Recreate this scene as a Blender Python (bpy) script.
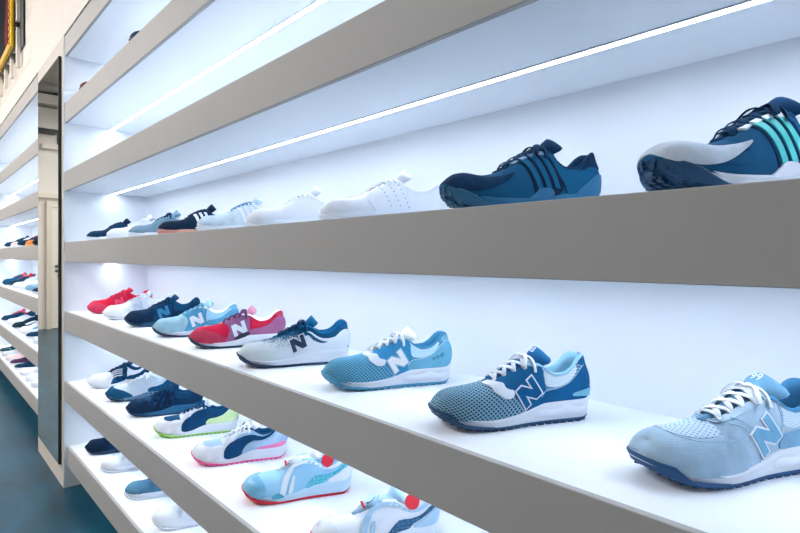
import bpy, math, random
import numpy as np
from mathutils import Vector, Matrix
from mathutils.geometry import delaunay_2d_cdt

# ------------------------------------------------------------------ camera, world, light, exposure
for o in list(bpy.data.objects):
    bpy.data.objects.remove(o, do_unlink=True)
scene = bpy.context.scene
col = scene.collection
EYE = 1.225
cam = bpy.data.cameras.new('camera')
cam.sensor_width = 36.0
cam.lens = 36.0 * 525.0 / 800.0
cam.shift_y = -10.5 / 800.0
cam.clip_start = 0.02
cam_ob = bpy.data.objects.new('camera', cam)
col.objects.link(cam_ob)
cam_ob.location = (0, 0, EYE)
cam_ob.rotation_euler = (math.radians(90), 0, math.radians(90 - 43.17))
scene.camera = cam_ob

world = bpy.data.worlds.new('world')
scene.world = world
world.use_nodes = True
world.node_tree.nodes['Background'].inputs[0].default_value = (0.75, 0.85, 1.0, 1)
world.node_tree.nodes['Background'].inputs[1].default_value = 0.15

vs = scene.view_settings
vs.view_transform = 'Standard'
vs.look = 'None'
vs.gamma = 1.0
vs.use_curve_mapping = False
vs.exposure = 0.0

LED_POWER = 36.5          # emission of the shelf strips
LAMP_WARM = 102.0          # emission of the ceiling panels
LAMP_COLOR = (1.0, 0.91, 0.83)
LED_COLOR = (0.77, 0.86, 1.0)

# ------------------------------------------------------------------ layout (metres); the shelving runs along X, its front is at y = FY
FY = 0.60                 # front plane of the pier
DEPTH = 0.418             # shelf depth
SHELF_Z = [0.217, 0.561, 0.932, 1.297, 1.670, 2.030]     # tops of the shelves
TOP_Z = 2.281             # underside of the top board
FH = 0.102                # height of a shelf front
X_R0, X_R1 = -3.232, 1.25     # near bay
X_L0, X_L1 = -7.43, -3.97     # far bay
FY_L = 0.645              # front plane of the far bay
X_END = -10.5
ROOM_Z = 3.9
Y_OPP = -3.6
X_BACK = 2.6


# ------------------------------------------------------------------ small helpers
def lin(c):
    r = []
    for k in c:
        k = k / 255.0
        r.append(k / 12.92 if k <= 0.04045 else ((k + 0.055) / 1.055) ** 2.4)
    return (r[0], r[1], r[2], 1.0)


def tag(o, label=None, cat=None, group=None, kind=None):
    if label: o['label'] = label
    if cat: o['category'] = cat
    if group: o['group'] = group
    if kind: o['kind'] = kind
    return o


def mesh_obj(name, verts, faces, mat, parent=None, smooth=False, uv=None, loc=None):
    me = bpy.data.meshes.new(name)
    me.from_pydata([tuple(map(float, v)) for v in verts], [], [tuple(map(int, f)) for f in faces])
    if uv is not None:
        lay = me.uv_layers.new(name='uv')
        vi = np.empty(len(me.loops), dtype=np.int32)
        me.loops.foreach_get('vertex_index', vi)
        lay.data.foreach_set('uv', np.asarray(uv, dtype=np.float32)[vi].ravel())
    if smooth:
        me.polygons.foreach_set('use_smooth', [True] * len(me.polygons))
    if mat is not None:
        me.materials.append(mat)
    me.update()
    o = bpy.data.objects.new(name, me)
    col.objects.link(o)
    if parent is not None:
        o.parent = parent
    if loc is not None:
        o.location = loc
    return o


def empty(name, loc=(0, 0, 0), rz=0.0):
    o = bpy.data.objects.new(name, None)
    o.empty_display_size = 0.05
    o.location = loc
    o.rotation_euler = (0, 0, rz)
    col.objects.link(o)
    return o


BOXF = [(0, 3, 2, 1), (4, 5, 6, 7), (0, 1, 5, 4), (1, 2, 6, 5), (2, 3, 7, 6), (3, 0, 4, 7)]


def box_geo(x0, x1, y0, y1, z0, z1):
    v = [(x0, y0, z0), (x1, y0, z0), (x1, y1, z0), (x0, y1, z0), (x0, y0, z1), (x1, y0, z1), (x1, y1, z1), (x0, y1, z1)]
    return v, BOXF


def bev_box_geo(x0, x1, y0, y1, z0, z1, b=0.002):
    import bmesh
    bm = bmesh.new()
    v, f = box_geo(x0, x1, y0, y1, z0, z1)
    vv = [bm.verts.new(p) for p in v]
    for q in f:
        bm.faces.new([vv[i] for i in q])
    bmesh.ops.bevel(bm, geom=list(bm.edges), offset=b, segments=1, affect='EDGES')
    bm.verts.ensure_lookup_table()
    bm.verts.index_update()
    V = [tuple(p.co) for p in bm.verts]
    F = [[p.index for p in q.verts] for q in bm.faces]
    bm.free()
    return V, F


def box(name, x0, x1, y0, y1, z0, z1, mat, parent=None, bev=0.0):
    v, f = bev_box_geo(x0, x1, y0, y1, z0, z1, bev) if bev else box_geo(x0, x1, y0, y1, z0, z1)
    return mesh_obj(name, v, f, mat, parent)


def merge_geo(parts):
    V, F = [], []
    for v, f in parts:
        n = len(V)
        V += list(v)
        F += [[i + n for i in q] for q in f]
    return V, F


def cyl_geo(p0, p1, r, n=12):
    p0, p1 = Vector(p0), Vector(p1)
    d = (p1 - p0).normalized()
    a = d.orthogonal().normalized()
    b = d.cross(a)
    V, F = [], []
    for p in (p0, p1):
        for i in range(n):
            t = 2 * math.pi * i / n
            V.append(tuple(p + a * (r * math.cos(t)) + b * (r * math.sin(t))))
    for i in range(n):
        j = (i + 1) % n
        F.append((i, j, n + j, n + i))
    F.append(tuple(range(n - 1, -1, -1)))
    F.append(tuple(range(n, 2 * n)))
    return V, F


# ------------------------------------------------------------------ materials
_mats = {}


def new_mat(name):
    m = bpy.data.materials.new(name)
    m.use_nodes = True
    nt = m.node_tree
    b = nt.nodes['Principled BSDF']
    return m, nt, b


def add(nt, t, **kw):
    n = nt.nodes.new(t)
    for k, v in kw.items():
        setattr(n, k, v)
    return n


def mixrgb(nt, fac, a, b):
    m = add(nt, 'ShaderNodeMix', data_type='RGBA')
    for sock, val in ((m.inputs[0], fac), (m.inputs[6], a), (m.inputs[7], b)):
        if isinstance(val, bpy.types.NodeSocket):
            nt.links.new(val, sock)
        else:
            sock.default_value = val
    return m.outputs[2]


def math_n(nt, op, a, b=None, c=None):
    m = add(nt, 'ShaderNodeMath', operation=op)
    for i, val in enumerate((a, b, c)):
        if val is None:
            continue
        if isinstance(val, bpy.types.NodeSocket):
            nt.links.new(val, m.inputs[i])
        else:
            m.inputs[i].default_value = val
    return m.outputs[0]


def bump(nt, b, height, strength=0.3, dist=0.001):
    n = add(nt, 'ShaderNodeBump')
    n.inputs['Strength'].default_value = strength
    n.inputs['Distance'].default_value = dist
    nt.links.new(height, n.inputs['Height'])
    nt.links.new(n.outputs[0], b.inputs['Normal'])


def noise(nt, vec, scale, detail=3.0, rough=0.5):
    n = add(nt, 'ShaderNodeTexNoise')
    n.inputs['Scale'].default_value = scale
    n.inputs['Detail'].default_value = detail
    n.inputs['Roughness'].default_value = rough
    if vec is not None:
        nt.links.new(vec, n.inputs['Vector'])
    return n


def ramp(nt, fac, p0, p1):
    r = add(nt, 'ShaderNodeMapRange')
    r.inputs['From Min'].default_value = p0
    r.inputs['From Max'].default_value = p1
    r.clamp = True
    nt.links.new(fac, r.inputs['Value'])
    return r.outputs[0]


def M(kind, c, c2=None, par=0.0):
    """procedural shoe and fitting materials, cached; c and c2 are display colours 0..255"""
    if c[2] > 1.6 * c[0] and c[2] < 150:
        c = (c[0] * 0.6, c[1] * 1.04, c[2])
    if c2 and c2[2] > 1.6 * c2[0] and c2[2] < 150:
        c2 = (c2[0] * 0.6, c2[1] * 1.04, c2[2])
    key = (kind, tuple(c), tuple(c2) if c2 else None, par)
    if key in _mats:
        return _mats[key]
    m, nt, b = new_mat(kind)
    C = lin(c)
    C2 = lin(c2) if c2 else None
    tc = add(nt, 'ShaderNodeTexCoord')
    ob, uv = tc.outputs['Object'], tc.outputs['UV']
    b.inputs['Base Color'].default_value = C
    b.inputs['Roughness'].default_value = 0.55
    if kind in ('suede', 'mesh', 'perf', 'knit', 'cloth', 'fade', 'camo', 'floral'):
        b.inputs['Specular IOR Level'].default_value = 0.18
    if kind == 'suede':
        n = noise(nt, ob, 38, 4, 0.6)
        dark = tuple(k * 0.84 for k in C[:3]) + (1,)
        light = tuple(min(1, k * 1.08 + 0.005) for k in C[:3]) + (1,)
        nt.links.new(mixrgb(nt, ramp(nt, n.outputs[0], 0.3, 0.7), dark, light), b.inputs['Base Color'])
        b.inputs['Roughness'].default_value = 0.95
        n2 = noise(nt, ob, 900, 2)
        bump(nt, b, n2.outputs[0], 0.35, 0.0006)
    elif kind in ('mesh', 'perf', 'knit'):
        sc, r0, r1 = {'mesh': (165, 0.28, 0.40), 'perf': (175, 0.20, 0.27), 'knit': (300, 0.30, 0.46)}[kind]
        v = add(nt, 'ShaderNodeTexVoronoi', voronoi_dimensions='2D', feature='F1')
        v.inputs['Randomness'].default_value = 0.0
        v.inputs['Scale'].default_value = sc
        mp = add(nt, 'ShaderNodeMapping')
        mp.inputs['Rotation'].default_value = (0, 0, 0.6)
        nt.links.new(uv, mp.inputs['Vector'])
        nt.links.new(mp.outputs[0], v.inputs['Vector'])
        f = ramp(nt, v.outputs['Distance'], r0, r1)
        nt.links.new(mixrgb(nt, f, C2, C), b.inputs['Base Color'])
        b.inputs['Roughness'].default_value = 0.85
        bump(nt, b, f, 0.5, 0.0006)
    elif kind == 'leather':
        n = noise(nt, ob, 260, 3)
        b.inputs['Roughness'].default_value = 0.42
        bump(nt, b, n.outputs[0], 0.12, 0.0006)
    elif kind == 'gloss':
        b.inputs['Roughness'].default_value = 0.22
    elif kind == 'rubber':
        n = noise(nt, ob, 120, 2)
        b.inputs['Roughness'].default_value = 0.62
        bump(nt, b, n.outputs[0], 0.08, 0.0006)
    elif kind == 'foam':
        n = noise(nt, ob, 500, 2)
        b.inputs['Roughness'].default_value = 0.7
        bump(nt, b, n.outputs[0], 0.12, 0.0004)
    elif kind == 'cloth':
        n = noise(nt, ob, 700, 2)
        b.inputs['Roughness'].default_value = 0.9
        bump(nt, b, n.outputs[0], 0.4, 0.0006)
    elif kind == 'speck':
        n = noise(nt, ob, 420, 1)
        nt.links.new(mixrgb(nt, ramp(nt, n.outputs[0], 0.60, 0.64), C, C2), b.inputs['Base Color'])
    elif kind == 'fade':       # pale toe and foot, sprayed darker towards the laces
        sx = add(nt, 'ShaderNodeSeparateXYZ')
        nt.links.new(uv, sx.inputs[0])
        g = math_n(nt, 'MULTIPLY', sx.outputs[1], 16.0)
        g2 = math_n(nt, 'MULTIPLY', sx.outputs[0], -7.6)
        g3 = math_n(nt, 'ADD', g, g2)
        wn = noise(nt, uv, 330, 1)
        w = noise(nt, uv, 60, 2)
        k = math_n(nt, 'ADD', math_n(nt, 'MULTIPLY', wn.outputs[0], 2.2), math_n(nt, 'MULTIPLY', w.outputs[0], 0.8))
        d = math_n(nt, 'SUBTRACT', math_n(nt, 'ADD', g3, 1.92), k)
        nt.links.new(mixrgb(nt, ramp(nt, d, -0.15, 0.15), C, C2), b.inputs['Base Color'])
        b.inputs['Roughness'].default_value = 0.85
    elif kind == 'camo':
        n = noise(nt, ob, 34, 2)
        n2 = noise(nt, ob, 75, 3)
        a = mixrgb(nt, ramp(nt, n.outputs[0], 0.50, 0.53), C, C2)
        d = tuple(k * 0.4 for k in C[:3]) + (1,)
        nt.links.new(mixrgb(nt, ramp(nt, n2.outputs[0], 0.54, 0.57), a, d), b.inputs['Base Color'])
        b.inputs['Roughness'].default_value = 0.85
    elif kind == 'floral':
        v = add(nt, 'ShaderNodeTexVoronoi')
        v.inputs['Scale'].default_value = 48
        nt.links.new(ob, v.inputs['Vector'])
        nt.links.new(mixrgb(nt, ramp(nt, v.outputs['Distance'], 0.25, 0.33), C2, C), b.inputs['Base Color'])
    _mats[key] = m
    return m


def mat_shelf():
    m, nt, b = new_mat('white_laminate')
    b.inputs['Base Color'].default_value = (0.80, 0.855, 0.93, 1)
    b.inputs['Roughness'].default_value = 0.45
    tc = add(nt, 'ShaderNodeTexCoord')
    n = noise(nt, tc.outputs['Object'], 18, 3)
    nt.links.new(mixrgb(nt, n.outputs[0], (0.86, 0.908, 0.968, 1), (0.875, 0.922, 0.975, 1)), b.inputs['Base Color'])
    return m


def mat_fascia():
    m, nt, b = new_mat('greige_laminate')
    tc = add(nt, 'ShaderNodeTexCoord')
    n = noise(nt, tc.outputs['Object'], 6, 3)
    nt.links.new(mixrgb(nt, n.outputs[0], lin((170, 169, 168)), lin((176, 175, 174))), b.inputs['Base Color'])
    b.inputs['Roughness'].default_value = 0.6
    n2 = noise(nt, tc.outputs['Object'], 400, 2)
    bump(nt, b, n2.outputs[0], 0.08, 0.0005)
    return m


def mat_wall(name, c):
    m, nt, b = new_mat(name)
    tc = add(nt, 'ShaderNodeTexCoord')
    n = noise(nt, tc.outputs['Object'], 3, 4)
    C = lin(c)
    nt.links.new(mixrgb(nt, n.outputs[0], tuple(k * 0.95 for k in C[:3]) + (1,), C), b.inputs['Base Color'])
    b.inputs['Roughness'].default_value = 0.75
    n2 = noise(nt, tc.outputs['Object'], 120, 3)
    bump(nt, b, n2.outputs[0], 0.1, 0.001)
    return m


def mat_floor():
    m, nt, b = new_mat('dark_concrete')
    tc = add(nt, 'ShaderNodeTexCoord')
    mp = add(nt, 'ShaderNodeMapping')
    mp.inputs['Scale'].default_value = (0.7, 1.6, 1)
    nt.links.new(tc.outputs['Object'], mp.inputs['Vector'])
    n = noise(nt, mp.outputs[0], 2.2, 6, 0.6)
    n.inputs['Distortion'].default_value = 0.8
    n2 = noise(nt, mp.outputs[0], 14, 5, 0.65)
    c1 = mixrgb(nt, ramp(nt, n.outputs[0], 0.32, 0.68), lin((4, 42, 60)), lin((16, 84, 108)))
    c2 = mixrgb(nt, math_n(nt, 'MULTIPLY', ramp(nt, n2.outputs[0], 0.45, 0.75), 0.35), c1, lin((50, 110, 140)))
    nt.links.new(c2, b.inputs['Base Color'])
    nt.links.new(math_n(nt, 'MULTIPLY_ADD', n2.outputs[0], 0.25, 0.22), b.inputs['Roughness'])
    bump(nt, b, n2.outputs[0], 0.05, 0.002)
    return m


def mat_emit(name, c, s):
    m = bpy.data.materials.new(name)
    m.use_nodes = True
    nt = m.node_tree
    nt.nodes.clear()
    e = add(nt, 'ShaderNodeEmission')
    e.inputs[0].default_value = (c[0], c[1], c[2], 1)
    e.inputs[1].default_value = s
    o = add(nt, 'ShaderNodeOutputMaterial')
    nt.links.new(e.outputs[0], o.inputs[0])
    return m


def mat_plain(name, c, rough=0.5, metal=0.0):
    m, nt, b = new_mat(name)
    tc = add(nt, 'ShaderNodeTexCoord')
    n = noise(nt, tc.outputs['Object'], 40, 2)
    C = lin(c)
    nt.links.new(mixrgb(nt, n.outputs[0], tuple(k * 0.94 for k in C[:3]) + (1,), C), b.inputs['Base Color'])
    b.inputs['Roughness'].default_value = rough
    b.inputs['Metallic'].default_value = metal
    return m


SHELF = mat_shelf()
FASCIA = mat_fascia()
WALLM = mat_wall('warm_white_paint', (236, 229, 222))
CEILM = mat_wall('grey_concrete', (150, 148, 142))
FLOORM = mat_floor()
LEDM = mat_emit('led_light', LED_COLOR, LED_POWER)
ALU = mat_plain('aluminium', (205, 212, 222), 0.4, 0.3)
DARK = mat_plain('dark_edge', (14, 34, 36), 0.4)

# ------------------------------------------------------------------ the room
tag(box('floor', X_END - 0.2, X_BACK + 0.2, Y_OPP - 0.2, FY + DEPTH + 0.25, -0.1, 0.0, FLOORM), kind='structure')
tag(box('ceiling', X_END - 0.2, X_BACK + 0.2, Y_OPP - 0.2, FY + DEPTH + 0.25, ROOM_Z, ROOM_Z + 0.1, CEILM), kind='structure')
tag(box('wall_opposite', X_END - 0.2, X_BACK + 0.2, Y_OPP - 0.1, Y_OPP, 0, ROOM_Z, WALLM), kind='structure')
tag(box('wall_near', X_BACK, X_BACK + 0.1, Y_OPP, FY + DEPTH + 0.25, 0, ROOM_Z, WALLM), kind='structure')
tag(box('wall_end', X_END - 0.1, X_END, Y_OPP, FY + DEPTH + 0.25, 0, ROOM_Z, WALLM), kind='structure')
tag(box('wall_rear', X_END, X_BACK, FY + DEPTH + 0.08, FY + DEPTH + 0.18, 0, ROOM_Z, WALLM), kind='structure')
# pier that carries the mirror, and the wall over the shelves
PIER = mat_wall('pier_paint', (214, 207, 199))
tag(box('wall_pier', X_L1, X_R0 - 0.012, FY, FY + DEPTH + 0.08, 0, 2.3855, PIER), kind='structure')
hdr = tag(box('wall_header', X_END, X_BACK, FY + 0.012, FY + DEPTH + 0.08, 2.3858, ROOM_Z, WALLM), kind='structure')
tag(box('wall_far', X_END, X_L0 - 0.012, FY + 0.012, FY + DEPTH + 0.08, 0, 2.3855, WALLM), kind='structure')
# boards of the header with recessed joints
box('board', -4.228, X_R0 - 0.02, FY, FY + 0.0119, 2.3860, ROOM_Z, WALLM, hdr, 0.001)
box('board', X_R0 - 0.016, X_BACK, FY, FY + 0.0119, 2.3860, ROOM_Z, WALLM, hdr, 0.001)
zz = 2.386
while zz < ROOM_Z - 0.02:
    z1 = min(zz + 0.152, ROOM_Z)
    for (xa, xb) in ((-5.75, -4.233), (-7.30, -5.755)):
        box('board', xa, xb, FY, FY + 0.0119, zz, z1, WALLM, hdr, 0.002)
    zz += 0.1555


def bay(x0, x1, fy, side, labels, group):
    yb = fy + DEPTH
    tag(box('wall_back_' + side, x0, x1, yb, yb + 0.012, 0, 2.385, SHELF), kind='structure')
    tag(box('wall_side_' + side, x0 - 0.012, x0, fy + 0.002, yb, 0, 2.385, SHELF), kind='structure')
    tag(box('wall_side_' + side, x1, x1 + 0.012, fy + 0.002, yb, 0, 2.385, SHELF), kind='structure')
    ox, oy = (x0 + x1) / 2, fy + DEPTH / 2
    for i, z in enumerate(SHELF_Z + [TOP_Z + FH]):
        rec = 0.016 if i == 0 else (0.0 if fy == FY or i < 6 else FY - fy) + 0.006
        sh = tag(empty('shelf', (ox, oy, z - FH)), labels[i], 'shelf', group)
        X0, X1 = x0 - ox, x1 - ox

        def b(nm, xa, xb, ya, yb_, za, zb, mat, bev=0.0, par=None):
            v, f = bev_box_geo(xa, xb, ya - oy, yb_ - oy, za, zb, bev) if bev else box_geo(xa, xb, ya - oy, yb_ - oy, za, zb)
            return mesh_obj(nm, v, f, mat, par or sh)
        b('board', X0, X1, fy + rec + 0.012, yb, 0, FH, SHELF)
        b('fascia', X0, X1, fy + rec, fy + rec + 0.0119, -0.0005, FH + 0.0005, FASCIA, 0.001)
        if i > 0:
            yl = fy + 0.230
            st = b('led_diffuser', X0 + 0.004, X1 - 0.004, yl - 0.0074, yl + 0.0074, -0.002, 0, LEDM)
            b('led_channel', X0 + 0.002, X1 - 0.002, yl - 0.0095, yl - 0.0075, -0.003, 0, ALU, 0, st)
            b('led_channel', X0 + 0.002, X1 - 0.002, yl + 0.0075, yl + 0.0095, -0.003, 0, ALU, 0, st)


bay(X_R0, X_R1, FY, 'near', ['lowest white shelf of the near bay, with greige edge, carrying the bottom row',
    'white shelf carrying the lime-soled and pink-soled shoes', 'white shelf carrying the row of running shoes lettered N',
    'white eye-level shelf carrying the turquoise-striped trainer', 'empty white lit shelf directly above the eye-level shoes',
    'high white shelf with two dark shoe toes peeking over its edge', 'topmost greige-edged board closing the near bay'], 'shelves of the near bay')
bay(X_L0, X_L1, FY_L, 'far', ['lowest shelf of the far bay, carrying pink, plum and white slip-ons',
    'far-bay shelf carrying the black shoe with a white swoosh', 'far-bay shelf carrying the shoe with red tongue and laces',
    'far-bay shelf carrying the tan orange sneaker', 'empty far-bay shelf directly above the tan orange sneaker',
    'high empty far-bay shelf beside the upper part of the mirror', 'topmost board closing the far bay under the gold-framed picture'], 'shelves of the far bay')

# ------------------------------------------------------------------ mirror on the pier
mm, nt, b_ = new_mat('mirror_glass')
b_.inputs['Base Color'].default_value = (0.80, 0.82, 0.78, 1)
b_.inputs['Metallic'].default_value = 1.0
b_.inputs['Roughness'].default_value = 0.015
mir = tag(empty('wall_mirror', (-3.585, FY - 0.001, 0.115)), 'tall narrow wall mirror with dark edge between the two shelving bays', 'mirror')
W2, HM = 0.305, 2.175
v, f = box_geo(-W2 + 0.003, W2 - 0.006, -0.012, -0.002, 0.004, HM - 0.004)
mesh_obj('glass', v, f, mm, mir)
v, f = merge_geo([box_geo(W2 - 0.006, W2, -0.014, -0.0, 0, HM), box_geo(-W2, -W2 + 0.003, -0.012, -0.0, 0, HM),
                  box_geo(-W2, W2, -0.012, 0, HM - 0.004, HM), box_geo(-W2, W2, -0.012, 0, 0, 0.004)])
mesh_obj('edge', v, f, DARK, mir)

# ------------------------------------------------------------------ what the mirror shows: end wall with door, beam, unit
DOORM = mat_plain('door_paint', (238, 232, 220), 0.45)
FRAMEM = mat_plain('door_frame_paint', (228, 220, 206), 0.5)
STEEL = mat_plain('brushed_steel', (120, 122, 124), 0.35, 0.8)
dr = tag(empty('door_1', (X_END, -1.05, 0)), kind='structure')
for nm, g, mt in (('door_leaf', box_geo(0.002, 0.045, -0.45, 0.45, 0.012, 2.06), DOORM),
                  ('door_frame', box_geo(0.0, 0.07, 0.45, 0.53, 0, 2.14), FRAMEM),
                  ('door_frame', box_geo(0.0, 0.07, -0.53, -0.45, 0, 2.14), FRAMEM),
                  ('door_frame', box_geo(0.0, 0.07, -0.45, 0.45, 2.06, 2.14), FRAMEM)):
    mesh_obj(nm, g[0], g[1], mt, dr)
hv, hf = merge_geo([cyl_geo((0.046, 0.385, 1.05), (0.055, 0.385, 1.05), 0.026), cyl_geo((0.05, 0.385, 1.05), (0.095, 0.385, 1.05), 0.009),
                    cyl_geo((0.092, 0.39, 1.05), (0.092, 0.26, 1.05), 0.009)])
mesh_obj('handle', hv, hf, STEEL, dr)
hv, hf = cyl_geo((0.046, 0.385, 0.97), (0.054, 0.385, 0.97), 0.026)
mesh_obj('lock_rose', hv, hf, STEEL, dr)
hv, hf = box_geo(0.046, 0.049, 0.24, 0.37, 0.85, 0.92)
mesh_obj('sign_plate', hv, hf, STEEL, dr)
tag(box('trim_1', X_END, X_END + 0.08, Y_OPP, -0.02, 2.20, 2.27, FRAMEM), kind='structure')
ac = tag(empty('wall_unit', (X_END, -0.55, 3.1)), 'white air unit with dark slot reflected in the mirror', 'air unit')
v, f = box_geo(0.0, 0.24, -0.12, 0.30, 0.22, 0.56); mesh_obj('casing', v, f, mat_wall('unit_white', (225, 222, 214)), ac)
v, f = box_geo(0.0, 0.25, -0.10, 0.28, 0.17, 0.22); mesh_obj('slot', v, f, DARK, ac)
tag(box('trim_2', X_END, X_END + 0.35, Y_OPP, FY, 3.72, 3.86, WALLM), kind='structure')
tag(box('trim_3', X_END, X_END + 0.12, Y_OPP, -0.45, 3.02, 3.10, WALLM), kind='structure')
tr = tag(box('window_1', X_END + 0.001, X_END + 0.02, -1.6, -0.68, 3.12, 3.70, DARK), kind='structure')
for i in range(6):       # concrete ceiling ribs running across the shop
    tag(box('trim_%d' % (4 + i), -9.7 + i * 1.9, -9.62 + i * 1.9, Y_OPP, FY, ROOM_Z - 0.05, ROOM_Z, CEILM), kind='structure')

# ------------------------------------------------------------------ ceiling lamps of the shop, and an extra one added by the door
LAMPM = mat_emit('warm_lamp_light', LAMP_COLOR, LAMP_WARM)
LAMPC = mat_emit('neutral_lamp_light', (0.97, 0.98, 1.0), LAMP_WARM * 0.85)
LAMPB = mat_plain('lamp_body', (225, 224, 220), 0.5)
for i, (lx, ly) in enumerate(((-8.7, -1.5), (-6.6, -1.3), (-4.6, -1.3), (-2.2, -1.3))):  # first lamp is added, to brighten the end wall seen in the mirror
    lp = tag(empty('ceiling_lamp', (lx, ly, 3.55)), ['white linear ceiling lamp farthest from the viewer, near the door', 'white linear ceiling lamp second from the door', 'white linear ceiling lamp third from the door', 'white linear ceiling lamp nearest the viewer'][i], 'lamp', 'ceiling lamps')
    v, f = box_geo(-0.7, 0.7, -0.1, 0.1, 0.0, 0.06); mesh_obj('housing', v, f, LAMPB, lp)
    v, f = box_geo(-0.68, 0.68, -0.085, 0.085, -0.008, -0.0005); mesh_obj('diffuser', v, f, LAMPM if i in (1, 2) else LAMPC, lp)
    v, f = merge_geo([cyl_geo((-0.5, 0, 0.0605), (-0.5, 0, 0.35), 0.003, 6), cyl_geo((0.5, 0, 0.0605), (0.5, 0, 0.35), 0.003, 6)])
    mesh_obj('cable', v, f, STEEL, lp)

# ------------------------------------------------------------------ framed picture and lattice screen above the far bay
GOLD, nt, b_ = new_mat('gold_leaf')
b_.inputs['Base Color'].default_value = lin((214, 170, 30))
b_.inputs['Metallic'].default_value = 0.35
b_.inputs['Roughness'].default_value = 0.45
tc = add(nt, 'ShaderNodeTexCoord')
n_ = noise(nt, tc.outputs['Object'], 60, 3)
bump(nt, b_, n_.outputs[0], 0.8, 0.006)
ART, nt, b_ = new_mat('painted_canvas')
tc = add(nt, 'ShaderNodeTexCoord')
mp = add(nt, 'ShaderNodeMapping'); mp.inputs['Scale'].default_value = (2.0, 2.0, 0.45)
nt.links.new(tc.outputs['Object'], mp.inputs['Vector'])
n_ = noise(nt, mp.outputs[0], 2.6, 3)
nt.links.new(mixrgb(nt, ramp(nt, n_.outputs[0], 0.54, 0.62), lin((20, 32, 42)), lin((128, 44, 46))), b_.inputs['Base Color'])
b_.inputs['Roughness'].default_value = 0.9
b_.inputs['Specular IOR Level'].default_value = 0.15
fp = tag(empty('framed_picture', (-5.26, FY - 0.052, 2.725)), 'dark painting with red streaks in an ornate gold frame', 'picture')
PW, PH = 0.62, 1.0
v, f = box_geo(-PW + 0.05, PW - 0.05, 0.0, 0.010, 0.05, PH - 0.05); mesh_obj('canvas', v, f, ART, fp)


def frame_bar(a, c, w, d):
    return box_geo(min(a[0], c[0]), max(a[0], c[0]) , -d, 0.03, min(a[1], c[1]), max(a[1], c[1]))


fr = []
for nm, (xa, xb, za, zb) in (('frame_side', (-PW, -PW + 0.06, 0, PH)), ('frame_side', (PW - 0.06, PW, 0, PH)),
                             ('frame_rail', (-PW + 0.0605, PW - 0.0605, 0, 0.06)), ('frame_rail', (-PW + 0.0605, PW - 0.0605, PH - 0.06, PH))):
    v, f = bev_box_geo(xa, xb, -0.013, 0.012, za, zb, 0.006)
    fo = mesh_obj(nm, v, f, GOLD, fp)
    if nm == 'frame_side':
        bv, bf = merge_geo([bev_box_geo(xa + 0.012, xb - 0.012, -0.020, -0.0128, za + 0.02 + k * 0.05, za + 0.05 + k * 0.05, 0.006) for k in range(19)])
        tag(mesh_obj('carving', bv, bf, GOLD, fo), kind='stuff')
LATW = mat_wall('lattice_white', (240, 234, 226))
lat = tag(empty('lattice_screen', (-5.3, FY - 0.001, 2.60)), 'white lattice screen on a dark panel behind the gold-framed picture', 'screen')
v, f = box_geo(-0.75, 0.845, -0.012, -0.001, 0.10, 1.25); mesh_obj('backing', v, f, DARK, lat)
for cidx in range(9):
    x = 0.70 - cidx * 0.155
    for k in range(4):
        z0 = k * 0.36 + (0.18 if cidx % 2 else 0.0) - 0.06
        z0c, z1c = max(z0, -0.03), min(z0 + 0.30, 1.25)
        if z1c - z0c < 0.05:
            continue
        v, f = box_geo(x - 0.024, x + 0.024, -0.034, -0.0125, z0c, z1c); mesh_obj('bar', v, f, LATW, lat)
        if cidx < 8 and z0 + 0.36 < 1.25:
            x2 = x - 0.155
            dz = 0.18 if True else 0
            a = Vector((x, -0.024, z0 + 0.31)); c = Vector((x2, -0.024, z0 + 0.31 + (0.06 if cidx % 2 == 0 else 0.06)))
            v, f = cyl_geo(a, c, 0.010, 4); mesh_obj('link', v, f, LATW, lat)


# ------------------------------------------------------------------ shoe geometry
def pch(pts):
    xs = np.array([p[0] for p in pts], float)
    ys = np.array([p[1] for p in pts], float)
    h = np.diff(xs)
    d = np.diff(ys) / h
    m = np.zeros_like(xs)
    for i in range(1, len(xs) - 1):
        if d[i - 1] * d[i] > 0:
            w1, w2 = 2 * h[i] + h[i - 1], h[i] + 2 * h[i - 1]
            m[i] = (w1 + w2) / (w1 / d[i - 1] + w2 / d[i])
    m[0], m[-1] = d[0], d[-1]

    def fn(t):
        t = np.clip(np.asarray(t, float), xs[0], xs[-1])
        i = np.clip(np.searchsorted(xs, t) - 1, 0, len(h) - 1)
        u = (t - xs[i]) / h[i]
        return ((2 * u ** 3 - 3 * u ** 2 + 1) * ys[i] + (u ** 3 - 2 * u ** 2 + u) * h[i] * m[i]
                + (-2 * u ** 3 + 3 * u ** 2) * ys[i + 1] + (u ** 3 - u ** 2) * h[i] * m[i + 1])
    return fn


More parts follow.
